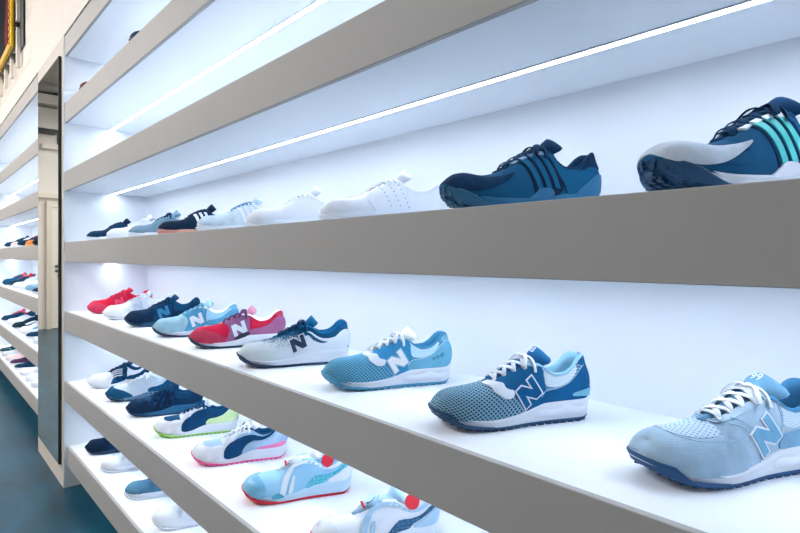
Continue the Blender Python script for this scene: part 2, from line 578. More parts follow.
LASTS = {
    'runner': dict(W=[(0, .034), (.12, .0345), (.3, .034), (.45, .036), (.6, .043), (.72, .0475), (.84, .046), (1, .043)], toe=.80, tp=2.4,
                   zb=[(0, .004), (.08, 0), (.62, 0), (.78, .003), (.9, .009), (1, .018)],
                   zm=[(0, .044), (.18, .043), (.33, .042), (.43, .034), (.52, .025), (.7, .020), (.85, .023), (.95, .029), (1, .033)],
                   zt=[(0, .110), (.05, .112), (.09, .108), (.14, .094), (.19, .085), (.25, .083), (.31, .090), (.37, .102), (.43, .103), (.50, .097), (.6, .083), (.68, .074), (.78, .068), (.88, .064), (.94, .061), (.98, .056), (1, .050)]),
    'court': dict(W=[(0, .033), (.12, .034), (.3, .034), (.45, .036), (.6, .042), (.72, .046), (.84, .045), (1, .041)], toe=.79, tp=2.4,
                  zb=[(0, .001), (.08, 0), (.75, 0), (.9, .003), (1, .010)],
                  zm=[(0, .030), (.3, .029), (.6, .027), (.85, .028), (1, .033)],
                  zt=[(0, .098), (.05, .097), (.12, .089), (.2, .076), (.28, .075), (.36, .086), (.43, .098), (.5, .094), (.58, .083), (.66, .070), (.76, .060), (.88, .057), (.94, .055), (.98, .051), (1, .046)]),
    'slip': dict(W=[(0, .032), (.12, .033), (.3, .033), (.45, .035), (.6, .041), (.72, .045), (.84, .044), (1, .040)], toe=.79, tp=2.35,
                 zb=[(0, .001), (.08, 0), (.75, 0), (.9, .004), (1, .012)],
                 zm=[(0, .028), (.3, .027), (.6, .025), (.85, .027), (1, .033)],
                 zt=[(0, .095), (.06, .092), (.14, .078), (.24, .070), (.33, .076), (.42, .088), (.5, .082), (.6, .070), (.7, .061), (.8, .055), (.9, .052), (.95, .050), (.98, .047), (1, .043)]),
    'trail': dict(W=[(0, .035), (.12, .0355), (.3, .035), (.45, .037), (.6, .044), (.72, .0485), (.84, .047), (1, .044)], toe=.79, tp=2.4,
                  zb=[(0, .006), (.08, 0), (.6, 0), (.74, .004), (.86, .010), (.94, .018), (1, .030)],
                  zm=[(0, .042), (.18, .041), (.33, .036), (.43, .031), (.52, .028), (.7, .025), (.85, .030), (.95, .042), (1, .049)],
                  zt=[(0, .112), (.05, .113), (.09, .108), (.14, .094), (.20, .083), (.26, .082), (.32, .091), (.37, .108), (.43, .109), (.51, .101), (.6, .086), (.68, .073), (.78, .067), (.88, .069), (.94, .068), (.98, .066), (1, .062)]),
}
CY = pch([(0, 0), (.35, .002), (.6, .001), (.8, -.004), (1, -.010)])
COLL = pch([(0, 1), (.36, 1), (.5, .55), (.66, .0), (1, 0)])


class Last:
    def __init__(s, kind, L=.292, slip=False):
        d = LASTS[kind]
        s.kind, s.L = kind, L
        s._W, s.zb, s.zm, s.zt = pch(d['W']), pch(d['zb']), pch(d['zm']), pch(d['zt'])
        s.tt, s.tp = d['toe'], d['tp']
        end = .46 if kind == 'slip' else .67
        s.t_end = end
        if kind == 'slip':
            s._o = pch([(.02, .010), (.06, .018), (.15, .024), (.25, .026), (.35, .022), (.43, .012), (.46, .0)])
        else:
            s._o = pch([(.02, .010), (.06, .018), (.15, .024), (.25, .026), (.34, .025), (.42, .021), (.5, .016), (.6, .0125), (.65, .009), (.67, 0)])

    def W(s, t):
        t = np.asarray(t, float)
        w = s._W(t)
        th = .115
        a = np.clip(1 - t / th, 0, 1)
        w = w * np.sqrt(np.clip(1 - a * a, 0, 1))
        b = np.clip((t - s.tt) / (1 - s.tt), 0, 1)
        return w * np.clip(1 - b ** s.tp, 0, 1) ** (1 / s.tp)

    def o(s, t):
        t = np.asarray(t, float)
        r = s._o(t)
        return np.where((t <= .02) | (t >= s.t_end), 0.0, np.minimum(r, s.W(t) * .85))

    def S(s, t, v):
        t, v = np.broadcast_arrays(np.clip(np.asarray(t, float), 0, 1), np.clip(np.asarray(v, float), 0, 2))
        sg = np.where(v > 1, -1.0, 1.0)
        u = np.where(v > 1, 2 - v, v)
        w = s.W(t) * .985
        z0 = s.zm(t) - .004
        z1 = s.zt(t)
        z1 = np.maximum(z1, z0 + .001)
        o = np.minimum(s.o(t), w)
        c = COLL(t)
        if s.kind == 'slip':
            c = np.clip(c * 1.0, 0, 1)
        p1y, p1z = w * 1.05, z0 + .5 * (z1 - z0)
        p2y = (o + (w - o) * .66) * (1 - c) + (o + (w - o) * .34) * c
        p2z = (z1 + .001) * (1 - c) + (z0 + .80 * (z1 - z0)) * c
        a, b_, c_, d = (1 - u) ** 3, 3 * u * (1 - u) ** 2, 3 * u * u * (1 - u), u ** 3
        y = a * w + b_ * p1y + c_ * p2y + d * o
        z = a * z0 + b_ * p1z + c_ * p2z + d * z1
        q = np.clip(1 - t / .14, 0, 1)
        fz = np.clip((z - z0) / np.maximum(z1 - z0, 1e-4), 0, 1)
        x = s.L * (t - .5) + q * q * (-.005 * np.sin(math.pi * np.clip(fz * 1.25, 0, 1)) + .006 * np.clip(fz - .55, 0, 1) / .45)
        x = x - .016 * np.clip((t - .86) / .14, 0, 1) ** 1.3 * fz ** 2
        return np.stack([x, sg * y + CY(t), z], -1)

    def N(s, t, v):
        e = 2e-3
        t, v = np.broadcast_arrays(np.asarray(t, float), np.asarray(v, float))
        t = np.clip(t, .003, .997)
        v = np.where(np.abs(v - 1) < 4e-3, 1 - 4e-3, v)
        dt = s.S(t + e, v) - s.S(t - e, v)
        dv = s.S(t, v + e) - s.S(t, v - e)
        n = np.cross(dt, dv)
        ln = np.linalg.norm(n, axis=-1, keepdims=True)
        P = s.S(t, v)
        C = np.stack([s.L * (np.clip(t, .12, .85) - .5), CY(t), s.zm(t) + .2 * (s.zt(t) - s.zm(t))], -1)
        out = P - C
        out /= np.maximum(np.linalg.norm(out, axis=-1, keepdims=True), 1e-6)
        n = np.where(ln > 1e-9, n / np.maximum(ln, 1e-9), out)
        sgn = np.sign((n * out).sum(-1, keepdims=True))
        return n * np.where(sgn == 0, 1, sgn)


def weld(V, F, uv=None, eps=1e-5):
    key = {}
    idx = []
    nv, nu = [], []
    for i, p in enumerate(V):
        k = (round(p[0] / eps), round(p[1] / eps), round(p[2] / eps))
        if k not in key:
            key[k] = len(nv)
            nv.append(p)
            if uv is not None:
                nu.append(uv[i])
        idx.append(key[k])
    nf = []
    for q in F:
        r = []
        for i in q:
            j = idx[i]
            if not r or r[-1] != j:
                r.append(j)
        if len(r) > 1 and r[0] == r[-1]:
            r.pop()
        if len(set(r)) >= 3 and len(set(r)) == len(r):
            nf.append(r)
    return nv, nf, (nu if uv is not None else None)


def upper_geo(la, nt_, nv_):
    t = (1 - np.cos(np.pi * np.linspace(0, 1, nt_))) / 2
    t = np.sort(np.concatenate([t, [.02, .0201, la.t_end - .0005, la.t_end]]))
    V, F, UV = [], [], []
    for half in (0, 1):
        vv = np.linspace(0, 1, nv_) if half == 0 else np.linspace(2, 1, nv_)
        T, Vv = np.meshgrid(t, vv, indexing='ij')
        if half:
            Vv = np.where(Vv <= 1.0, 1.0 + 1e-9, Vv)
        P = la.S(T, Vv)
        base = len(V)
        V += [tuple(p) for p in P.reshape(-1, 3)]
        UV += [(a * la.L, (b if b <= 1 else 2 - b) * .1) for a, b in zip(T.ravel(), Vv.ravel())]
        for i in range(len(t) - 1):
            for j in range(nv_ - 1):
                a = base + i * nv_ + j
                q = (a, a + nv_, a + nv_ + 1, a + 1)
                F.append(q if half == 0 else q[::-1])
    return weld(V, F, UV)


def outline(la, n):
    t = (1 - np.cos(np.pi * np.linspace(0, 1, n))) / 2
    w = la.W(t)
    L_ = np.stack([la.L * (t - .5), w + CY(t)], -1)
    R_ = np.stack([la.L * (t - .5), -w + CY(t)], -1)
    P = np.concatenate([L_, R_[-2:0:-1]])
    T = np.concatenate([t, t[-2:0:-1]])
    d = np.roll(P, -1, 0) - np.roll(P, 1, 0)
    nrm = np.stack([-d[:, 1], d[:, 0]], -1)
    nrm /= np.maximum(np.linalg.norm(nrm, axis=1, keepdims=True), 1e-9)
    return P, T, nrm


def sole_inset(la, T, z):
    k = np.clip((T - .80) / .20, 0, 1) ** 1.3
    h = np.clip(1 - (z - la.zb(T)) / (.050 if la.kind == 'trail' else (.016 if la.kind in ('court', 'slip') else .030)), 0, 1)
    a = .010 if la.kind not in ('court', 'slip') else .004
    return a * k * h ** 1.4 + .006 * np.clip(1 - T / .10, 0, 1) * h ** 2


def sole_geo(la, n, zlow, zhigh, prof, proud=0.0):
    P, T, Nn = outline(la, n)
    m = len(P)
    V, F = [], []
    for fz, off in prof:
        z = zlow(T) * (1 - fz) + zhigh(T) * fz
        q = P + Nn * (off - sole_inset(la, T, z) + proud * np.clip((T - .68) / .12, 0, 1))[:, None]
        V += [(q[i, 0], q[i, 1], z[i]) for i in range(m)]
    for k in range(len(prof) - 1):
        for i in range(m):
            j = (i + 1) % m
            F.append((k * m + j, k * m + i, (k + 1) * m + i, (k + 1) * m + j))
    for k, rev in ((0, False), (len(prof) - 1, True)):
        b0 = k * m
        for i in range(n - 1):
            l0, l1 = b0 + i, b0 + i + 1
            r0 = b0 + (m - i) % m
            r1 = b0 + m - i - 1
            q = [l0, l1, r1, r0] if not rev else [r0, r1, l1, l0]
            q2 = []
            for a in q:
                if a not in q2:
                    q2.append(a)
            if len(q2) >= 3:
                F.append(q2)
    return V, F


def tau(t):
    return math.acos(max(-1.0, min(1.0, 1 - 2 * t))) / math.pi


def chaikin(p, it=2):
    p = [tuple(q) for q in p]
    for _ in range(it):
        r = []
        n = len(p)
        for i in range(n):
            a, b = p[i], p[(i + 1) % n]
            r.append((.78 * a[0] + .22 * b[0], .78 * a[1] + .22 * b[1]))
            r.append((.22 * a[0] + .78 * b[0], .22 * a[1] + .78 * b[1]))
        p = r
    return p


def inside(px, py, poly):
    c = False
    n = len(poly)
    j = n - 1
    for i in range(n):
        xi, yi = poly[i]
        xj, yj = poly[j]
        if (yi > py) != (yj > py) and px < (xj - xi) * (py - yi) / (yj - yi) + xi:
            c = not c
        j = i
    return c


def patch_geo(la, poly, off, step, smooth=True, raw=False):
    """polygon in (t, v) laid on the shoe's surface as a panel with thickness OFF"""
    AX, AY = .30, .09
    if smooth:
        poly = chaikin(poly)
    pts = [(tau(min(1, max(0, p[0]))) * AX, p[1] * AY) for p in poly]
    bd = []
    n = len(pts)
    for i in range(n):
        a, b = pts[i], pts[(i + 1) % n]
        d = math.hypot(a[0] - b[0], a[1] - b[1])
        k = max(1, int(math.ceil(d / step)))
        for q in range(k):
            bd.append((a[0] + (b[0] - a[0]) * q / k, a[1] + (b[1] - a[1]) * q / k))
    xs = [p[0] for p in bd]
    ys = [p[1] for p in bd]
    inner = []
    y = min(ys) + step * .5
    bda = np.array(bd)
    while y < max(ys):
        x = min(xs) + step * .5
        while x < max(xs):
            if inside(x, y, bd) and np.min(np.hypot(bda[:, 0] - x, bda[:, 1] - y)) > step * .45:
                inner.append((x, y))
            x += step
        y += step
    vs = [Vector(p) for p in bd + inner]
    r = delaunay_2d_cdt(vs, [], [list(range(len(bd)))], 1, 1e-7)
    P2 = np.array([(v.x, v.y) for v in r[0]])
    F = [list(f_) for f_ in r[2]]
    if len(F) == 0:
        return None
    t = (1 - np.cos(np.pi * np.clip(P2[:, 0] / AX, 0, 1))) / 2
    v = np.clip(P2[:, 1] / AY, 0, 2)
    S, Nn = la.S(t, v), la.N(t, v)
    top = S + Nn * off
    bot = S - Nn * .0006
    V = list(top) + list(bot)
    cnt = {}
    for f_ in F:
        for i in range(len(f_)):
            a, b = f_[i], f_[(i + 1) % len(f_)]
            cnt[(a, b)] = cnt.get((a, b), 0) + 1
    m = len(top)
    # orient faces outward
    out = []
    for f_ in F:
        a, b, c = (np.array(V[i]) for i in f_[:3])
        nn = np.cross(b - a, c - a)
        out.append(f_ if np.dot(nn, Nn[f_[0]]) >= 0 else f_[::-1])
    for (a, b) in cnt:
        if (b, a) not in cnt:
            out.append([a, b, b + m, a + m])
    uv = [(tt * la.L, (vv if vv <= 1 else 2 - vv) * .1) for tt, vv in zip(t, v)] * 2
    return V, out, uv


def tube_geo(path, a, b, up=None, n=6, closed=False):
    """flattened tube, a = half width, b = half thickness"""
    P = [Vector(p) for p in path]
    V, F = [], []
    m = len(P)
    for i in range(m):
        T = (P[min(i + 1, m - 1)] - P[max(i - 1, 0)]).normalized()
        u = Vector(up[i]) if up is not None else Vector((0, 0, 1))
        B = T.cross(u)
        if B.length < 1e-4:
            B = T.orthogonal()
        B.normalize()
        Nn = B.cross(T).normalized()
        for k in range(n):
            th = 2 * math.pi * k / n
            V.append(tuple(P[i] + B * (a * math.cos(th)) + Nn * (b * math.sin(th))))
    for i in range(m - 1):
        for k in range(n):
            k2 = (k + 1) % n
            F.append((i * n + k, i * n + k2, (i + 1) * n + k2, (i + 1) * n + k))
    F.append(tuple(range(n - 1, -1, -1)))
    F.append(tuple(range((m - 1) * n, m * n)))
    return V, F


def catmull(pts, k=4):
    P = [np.array(p, float) for p in pts]
    P = [2 * P[0] - P[1]] + P + [2 * P[-1] - P[-2]]
    out = []
    for i in range(1, len(P) - 2):
        for q in range(k):
            t = q / k
            out.append(.5 * ((2 * P[i]) + (-P[i - 1] + P[i + 1]) * t + (2 * P[i - 1] - 5 * P[i] + 4 * P[i + 1] - P[i + 2]) * t * t + (-P[i - 1] + 3 * P[i] - 3 * P[i + 1] + P[i + 2]) * t ** 3))
    out.append(P[-2])
    return out


def tongue_center(la, a):
    """a 0 at the vamp .. 1 at the free tip, (x, z, half width)"""
    ts, te = la.t_end + .02, (.41 if la.kind != 'court' else .43)
    if a < .72:
        t = ts + (te - ts) * (a / .72)
        return la.L * (t - .5), float(la.zt(t)) + .002 * min(1, a * 5), .011 + .012 * a
    k = (a - .72) / .28
    x = la.L * (te - .5) - .021 * k
    z = float(la.zt(te)) + .002 + .031 * k - .007 * k * k
    return x, z, .0197 + .015 * min(1, k * 1.6) - .009 * max(0, k - .7) / .3


def tongue_geo(la, n=14, m=9):
    rows = []
    for i in range(n):
        a = i / (n - 1)
        x, z, w = tongue_center(la, a)
        x2, z2, _ = tongue_center(la, min(1, a + .01))
        x1, z1, _ = tongue_center(la, max(0, a - .01))
        tx, tz = x2 - x1, z2 - z1
        ln = math.hypot(tx, tz)
        nx, nz = tz / ln, -tx / ln
        if nz < 0:
            nx, nz = -nx, -nz
        cy = float(CY(x / la.L + .5))
        rows.append((x, z, w, nx, nz, cy))
    V, F = [], []
    for layer in (0, 1):
        for i_, (x, z, w, nx, nz, cy) in enumerate(rows):
            for j in range(m):
                s_ = -1 + 2 * j / (m - 1)
                drop = (.009 + .011 * min(1, max(0, i_ / (n - 1) - .6) / .25)) * s_ * s_
                th = (.003 if layer == 0 else -.0045) * (1 - .6 * abs(s_) ** 3)
                h = th - drop
                V.append((x + nx * h, cy + w * s_, z + nz * h))
    for i in range(n - 1):
        for j in range(m - 1):
            a = i * m + j
            F.append((a, a + 1, a + m + 1, a + m))
            b = n * m + a
            F.append((b, b + m, b + m + 1, b + 1))
    for i in range(n - 1):
        for j in (0, m - 1):
            a = i * m + j
            q = (a, a + m, n * m + a + m, n * m + a)
            F.append(q if j == 0 else q[::-1])
    for j in range(m - 1):
        for i in (0, n - 1):
            a = i * m + j
            q = (a, a + 1, n * m + a + 1, n * m + a)
            F.append(q[::-1] if i == 0 else q)
    return V, F


def lining_geo(la, n=30):
    t0, t1 = .022, (.47 if la.kind != 'slip' else .455)
    ts = t0 + (t1 - t0) * (1 - np.cos(np.pi * np.linspace(0, 1, n))) / 2
    V, F = [], []
    k = 0
    for t in ts:
        o = float(la.o(t)); z1 = float(la.zt(t)); z0 = float(la.zm(t)); w = float(la.W(t)); cy = float(CY(t))
        P = la.S(t, 1.0)
        x = float(P[0])
        pr = [(o + .0028, z1 - .0015), (o + .0015, z1 + .0022), (o - .0022, z1 + .0032), (o - .0062, z1 + .001), (max(.002, o - .0085), z1 - .008),
              (max(.002, o - .007), z1 - .022), (max(.003, min(w - .006, o + .002)), z0 + .012), (0, z0 + .004)]
        row = [(y, z) for y, z in pr] + [(-y, z) for y, z in pr[-2::-1]]
        k = len(row)
        V += [(x, y + cy, z) for y, z in row]
    for i in range(n - 1):
        for j in range(k - 1):
            a = i * k + j
            F.append((a, a + k, a + k + 1, a + 1))
    F.append(tuple(range(k)))      # back of the opening
    return V, F


def lace_geo(la, rows, wid=.0036, thk=.0010, bow=True, cross=True, n=6):
    ta, tb = la.t_end - .035, (.405 if la.kind != 'court' else .435)
    E = []
    for i in range(rows):
        t = ta + (tb - ta) * i / (rows - 1)
        L_ = la.S(t, .95) + la.N(t, .95) * .0016
        R_ = la.S(t, 1.05) + la.N(t, 1.05) * .0016
        E.append((t, L_, R_))
    parts = []

    def strand(i, j, flip, lift):
        a = E[i][1 if not flip else 2]
        b = E[j][2 if not flip else 1]
        m = (a + b) / 2
        t = (E[i][0] + E[j][0]) / 2
        m[2] = float(la.zt(t)) + .0065 + lift
        a2 = a * .72 + m * .28; a2[2] = max(a2[2], a[2] + (m[2] - a[2]) * .62 + .001)
        b2 = b * .72 + m * .28; b2[2] = max(b2[2], b[2] + (m[2] - b[2]) * .62 + .001)
        a0 = la.S(E[i][0], .90 if not flip else 1.10) + la.N(E[i][0], .90 if not flip else 1.10) * .0005
        b0 = la.S(E[j][0], .90 if flip else 1.10) + la.N(E[j][0], .90 if flip else 1.10) * .0005
        path = catmull([a0, a, a2, m, b2, b, b0], 3)
        ups = []
        sl = (float(la.zt(t + .03)) - float(la.zt(t - .03))) / (.06 * la.L)
        for p in path:
            ups.append((-sl, (p[1] - float(CY(t))) * 18, 1.0))
        parts.append(tube_geo(path, wid, thk, ups, n))
    strand(0, 0, False, 0)
    for i in range(rows - 1):
        if cross:
            strand(i, i + 1, False, .0)
            strand(i, i + 1, True, .0016)
        else:
            strand(i + 1, i + 1, False, 0)
    if bow:
        t = tb
        c = np.array([la.L * (t - .5) + .004, float(CY(t)), float(la.zt(t)) + .0105])
        for sg in (1, -1):
            lp = [(0, 0, 0), (.004, .008, .004), (.008, .018, .002), (.013, .027, -.008), (.015, .029, -.015), (.013, .022, -.010), (.007, .012, -.002), (0, .002, .001)]
            path = catmull([c + np.array((x, sg * y, z)) for x, y, z in lp], 3)
            parts.append(tube_geo(path, wid * .9, thk, [(.3, sg * .5, 1)] * len(path), n))
            lp = [(0, 0, 0), (-.001, .010, .003), (-.004, .020, -.002), (-.005, .027, -.012), (-.004, .031, -.022)]
            path = catmull([c + np.array((x, sg * y, z)) for x, y, z in lp], 3)
            parts.append(tube_geo(path, wid * .85, thk, [(-.2, sg * .5, 1)] * len(path), n))
        path = [c + np.array((.0, -.005, .0)), c + np.array((0, 0, .002)), c + np.array((0, .005, 0))]
        parts.append(tube_geo(path, .0055, .004, None, 8))
    return merge_geo(parts)


def lugs_geo(la, step=.013, h=.0035, w=.0098, depth=.012):
    P, T, Nn = outline(la, 90)
    parts = []
    acc = 0.0
    for i in range(len(P)):
        j = (i + 1) % len(P)
        acc += float(np.hypot(*(P[j] - P[i])))
        if acc >= step:
            acc = 0.0
            z = float(la.zb(T[i]))
            d = P[j] - P[i]
            d = d / max(np.linalg.norm(d), 1e-9)
            P_i = P[i] - Nn[i] * float(sole_inset(la, T[i], z))
            c0 = P_i - Nn[i] * .0012
            c1 = P_i - Nn[i] * depth
            v = []
            for zz_ in (z, z + h):
                for (c, s_) in ((c0, 1), (c0, -1), (c1, -1), (c1, 1)):
                    q = c + d * s_ * w / 2
                    v.append((q[0], q[1], zz_))
            parts.append((v, BOXF))
    return merge_geo(parts)


def studs_geo(la, r=.0048, t0=.70):
    """round studs over the sprung toe of a trail outsole"""
    parts = []
    for i, t in enumerate(np.arange(t0, .995, .028)):
        w = max(.002, float(la.W(t)) - .016 * max(0, (t - .8) / .2) - .006)
        k = max(1, int(w * 2 / .012))
        for j in range(k + 1):
            y = -w + 2 * w * (j + (.5 if i % 2 else 0)) / max(1, k)
            if abs(y) > w:
                continue
            z = float(la.zb(t))
            n = Vector((.45 * max(0, t - .75) / .25, 0, -1)).normalized()
            p = Vector((la.L * (t - .5), y + float(CY(t)), z + .004))
            parts.append(cyl_geo(p, p + n * .0050, r, 6))
    for t in np.arange(.86, 1.0, .022):       # rows climbing the front edge
        for sg in (1, -1):
            for q in (.25, .62):
                w = float(la.W(t))
                z = float(la.zb(t)) + q * .02 + .004
                w = w - float(sole_inset(la, np.array(t), np.array(z)))
                p = Vector((la.L * (t - .5), sg * (w - .002) + float(CY(t)), z))
                tt = (t - .86) / .14
                n = Vector((tt * .9, sg * (1 - .6 * tt), -.1)).normalized()
                parts.append(cyl_geo(p, p + n * .0035, r * .8, 6))
    return merge_geo(parts)


def text_tris(txt, shear=0.0):
    cu = bpy.data.curves.new('lettering', 'FONT')
    cu.body = txt
    cu.size = 1.0
    cu.shear = shear
    cu.resolution_u = 3
    ob = bpy.data.objects.new('lettering', cu)
    col.objects.link(ob)
    bpy.context.view_layer.update()
    dg = bpy.context.evaluated_depsgraph_get()
    me = bpy.data.meshes.new_from_object(ob.evaluated_get(dg))
    V = [tuple(v.co) for v in me.vertices]
    F = [list(p.vertices) for p in me.polygons]
    bpy.data.objects.remove(ob, do_unlink=True)
    bpy.data.meshes.remove(me)
    return V, F


def text_geo(la, txt, t0, v0, size, off=.002, side=0):
    V, F = text_tris(txt)
    arr = np.array(V)
    arc = .09
    t = t0 - arr[:, 0] * size / la.L
    v = v0 + arr[:, 1] * size / arc
    if side:
        t = t0 + (arr[:, 0] - arr[:, 0].max()) * size / la.L
        v = 2 - v
    P = la.S(t, v) + la.N(t, v) * off
    return list(P), F


NPOLY = [(0, 0), (.27, 0), (.27, .52), (.66, 0), (1, 0), (1, 1), (.73, 1), (.73, .48), (.34, 1), (0, 1)]


def inflate(poly, d):
    n = len(poly)
    out = []
    for i in range(n):
        a, b, c = (np.array(poly[(i + k) % n], float) for k in (-1, 0, 1))
        e1 = (b - a) / np.linalg.norm(b - a)
        e2 = (c - b) / np.linalg.norm(c - b)
        n1 = np.array([e1[1], -e1[0]])
        n2 = np.array([e2[1], -e2[0]])
        m = n1 + n2
        m = m / max(np.dot(m, m), .3) * 2
        out.append(tuple(b + m * d))
    return out


def n_logo(la, tc, zc, w, h, L, grow=0.0, rot=25.0):
    """slanted N centred at (tc, height zc); w, h in metres, its base line climbing ROT degrees towards the heel"""
    p = inflate(NPOLY, grow) if grow else NPOLY
    r = []
    ca, sa = math.cos(math.radians(rot)), math.sin(math.radians(rot))
    for (x, y) in p:
        X, Y = (x - .5) * w + (y - .5) * h * .10, (y - .5) * h
        r.append((tc - (X * ca - Y * sa) / L, zc + (X * sa + Y * ca)))
    r2 = []
    vv = np.linspace(0, .93, 40)
    n = len(r)
    for i in range(n):
        a, b = r[i], r[(i + 1) % n]
        for q in range(3):
            t, z = a[0] + (b[0] - a[0]) * q / 3, a[1] + (b[1] - a[1]) * q / 3
            r2.append((t, float(np.interp(z, la.S(np.full(40, t), vv)[:, 2], vv))))
    return r2


def mir_poly(p):
    return [(t, 2 - v) for t, v in p][::-1]


# ---- panel outlines in (t, v): t 0 heel .. 1 toe, v 0 sole .. 1 throat edge (.. 2 the other side)
MUDGUARD = [(.56, 0), (.62, .20), (.70, .40), (.79, .55), (.86, .68), (.885, .85), (.89, 1), (.885, 1.15), (.86, 1.32), (.79, 1.45), (.70, 1.60), (.62, 1.80), (.56, 2), (1, 2), (1, 1), (1, 0)]
TOECAP = [(.78, 0), (.80, .3), (.83, .6), (.84, 1), (.83, 1.4), (.80, 1.7), (.78, 2), (1, 2), (1, 1), (1, 0)]
SADDLE = [(.395, .985), (.44, .985), (.52, .985), (.60, .985), (.645, .985), (.635, .84), (.595, .62), (.57, .38), (.60, .14), (.62, 0), (.40, 0), (.36, .12), (.37, .40), (.365, .66), (.36, .86)]
SADDLE2 = [(.37, .985), (.44, .985), (.52, .985), (.60, .985), (.66, .985), (.655, .82), (.61, .64), (.565, .44), (.515, .20), (.48, 0), (.34, 0), (.33, .12), (.345, .36), (.35, .66), (.345, .86)]
HEELC = [(0, 0), (.20, 0), (.37, .0), (.385, .12), (.33, .27), (.22, .44), (.12, .60), (.05, .70), (0, .72)]
HEELTAB = [(0, .66), (0, 1), (.05, .99), (.085, .97), (.10, .84), (.07, .70), (.03, .64)]
COLLARP = [(.12, .96), (.2, .97), (.30, .97), (.36, .97), (.345, .62), (.35, .38), (.27, .42), (.18, .56), (.11, .70)]
EYESTAY = [(.395, .985), (.44, .985), (.52, .985), (.60, .985), (.665, .99), (.675, .86), (.60, .80), (.50, .79), (.42, .80), (.385, .86)]
VAMPTAB = [(.69, .985), (.705, .90), (.665, .70), (.665, .58), (.61, .36), (.555, .33), (.545, .46), (.58, .52), (.60, .60), (.60, .70), (.64, .85), (.655, .985)]
CAGE = [(.40, 0), (.52, 0), (.47, .22), (.44, .50), (.38, .58), (.36, .40), (.25, .30), (.16, .48), (.06, .62), (0, .60), (0, 0), (.2, 0)]
FORMSTRIP = [(.66, .02), (.66, .34), (.61, .55), (.50, .60), (.36, .66), (.20, .86), (.10, .97), (.085, .90), (.16, .70), (.30, .44), (.42, .30), (.47, .15), (.48, .02)]
LOWFOX = [(.30, 0), (.32, .16), (.42, .22), (.50, .14), (.52, 0)]


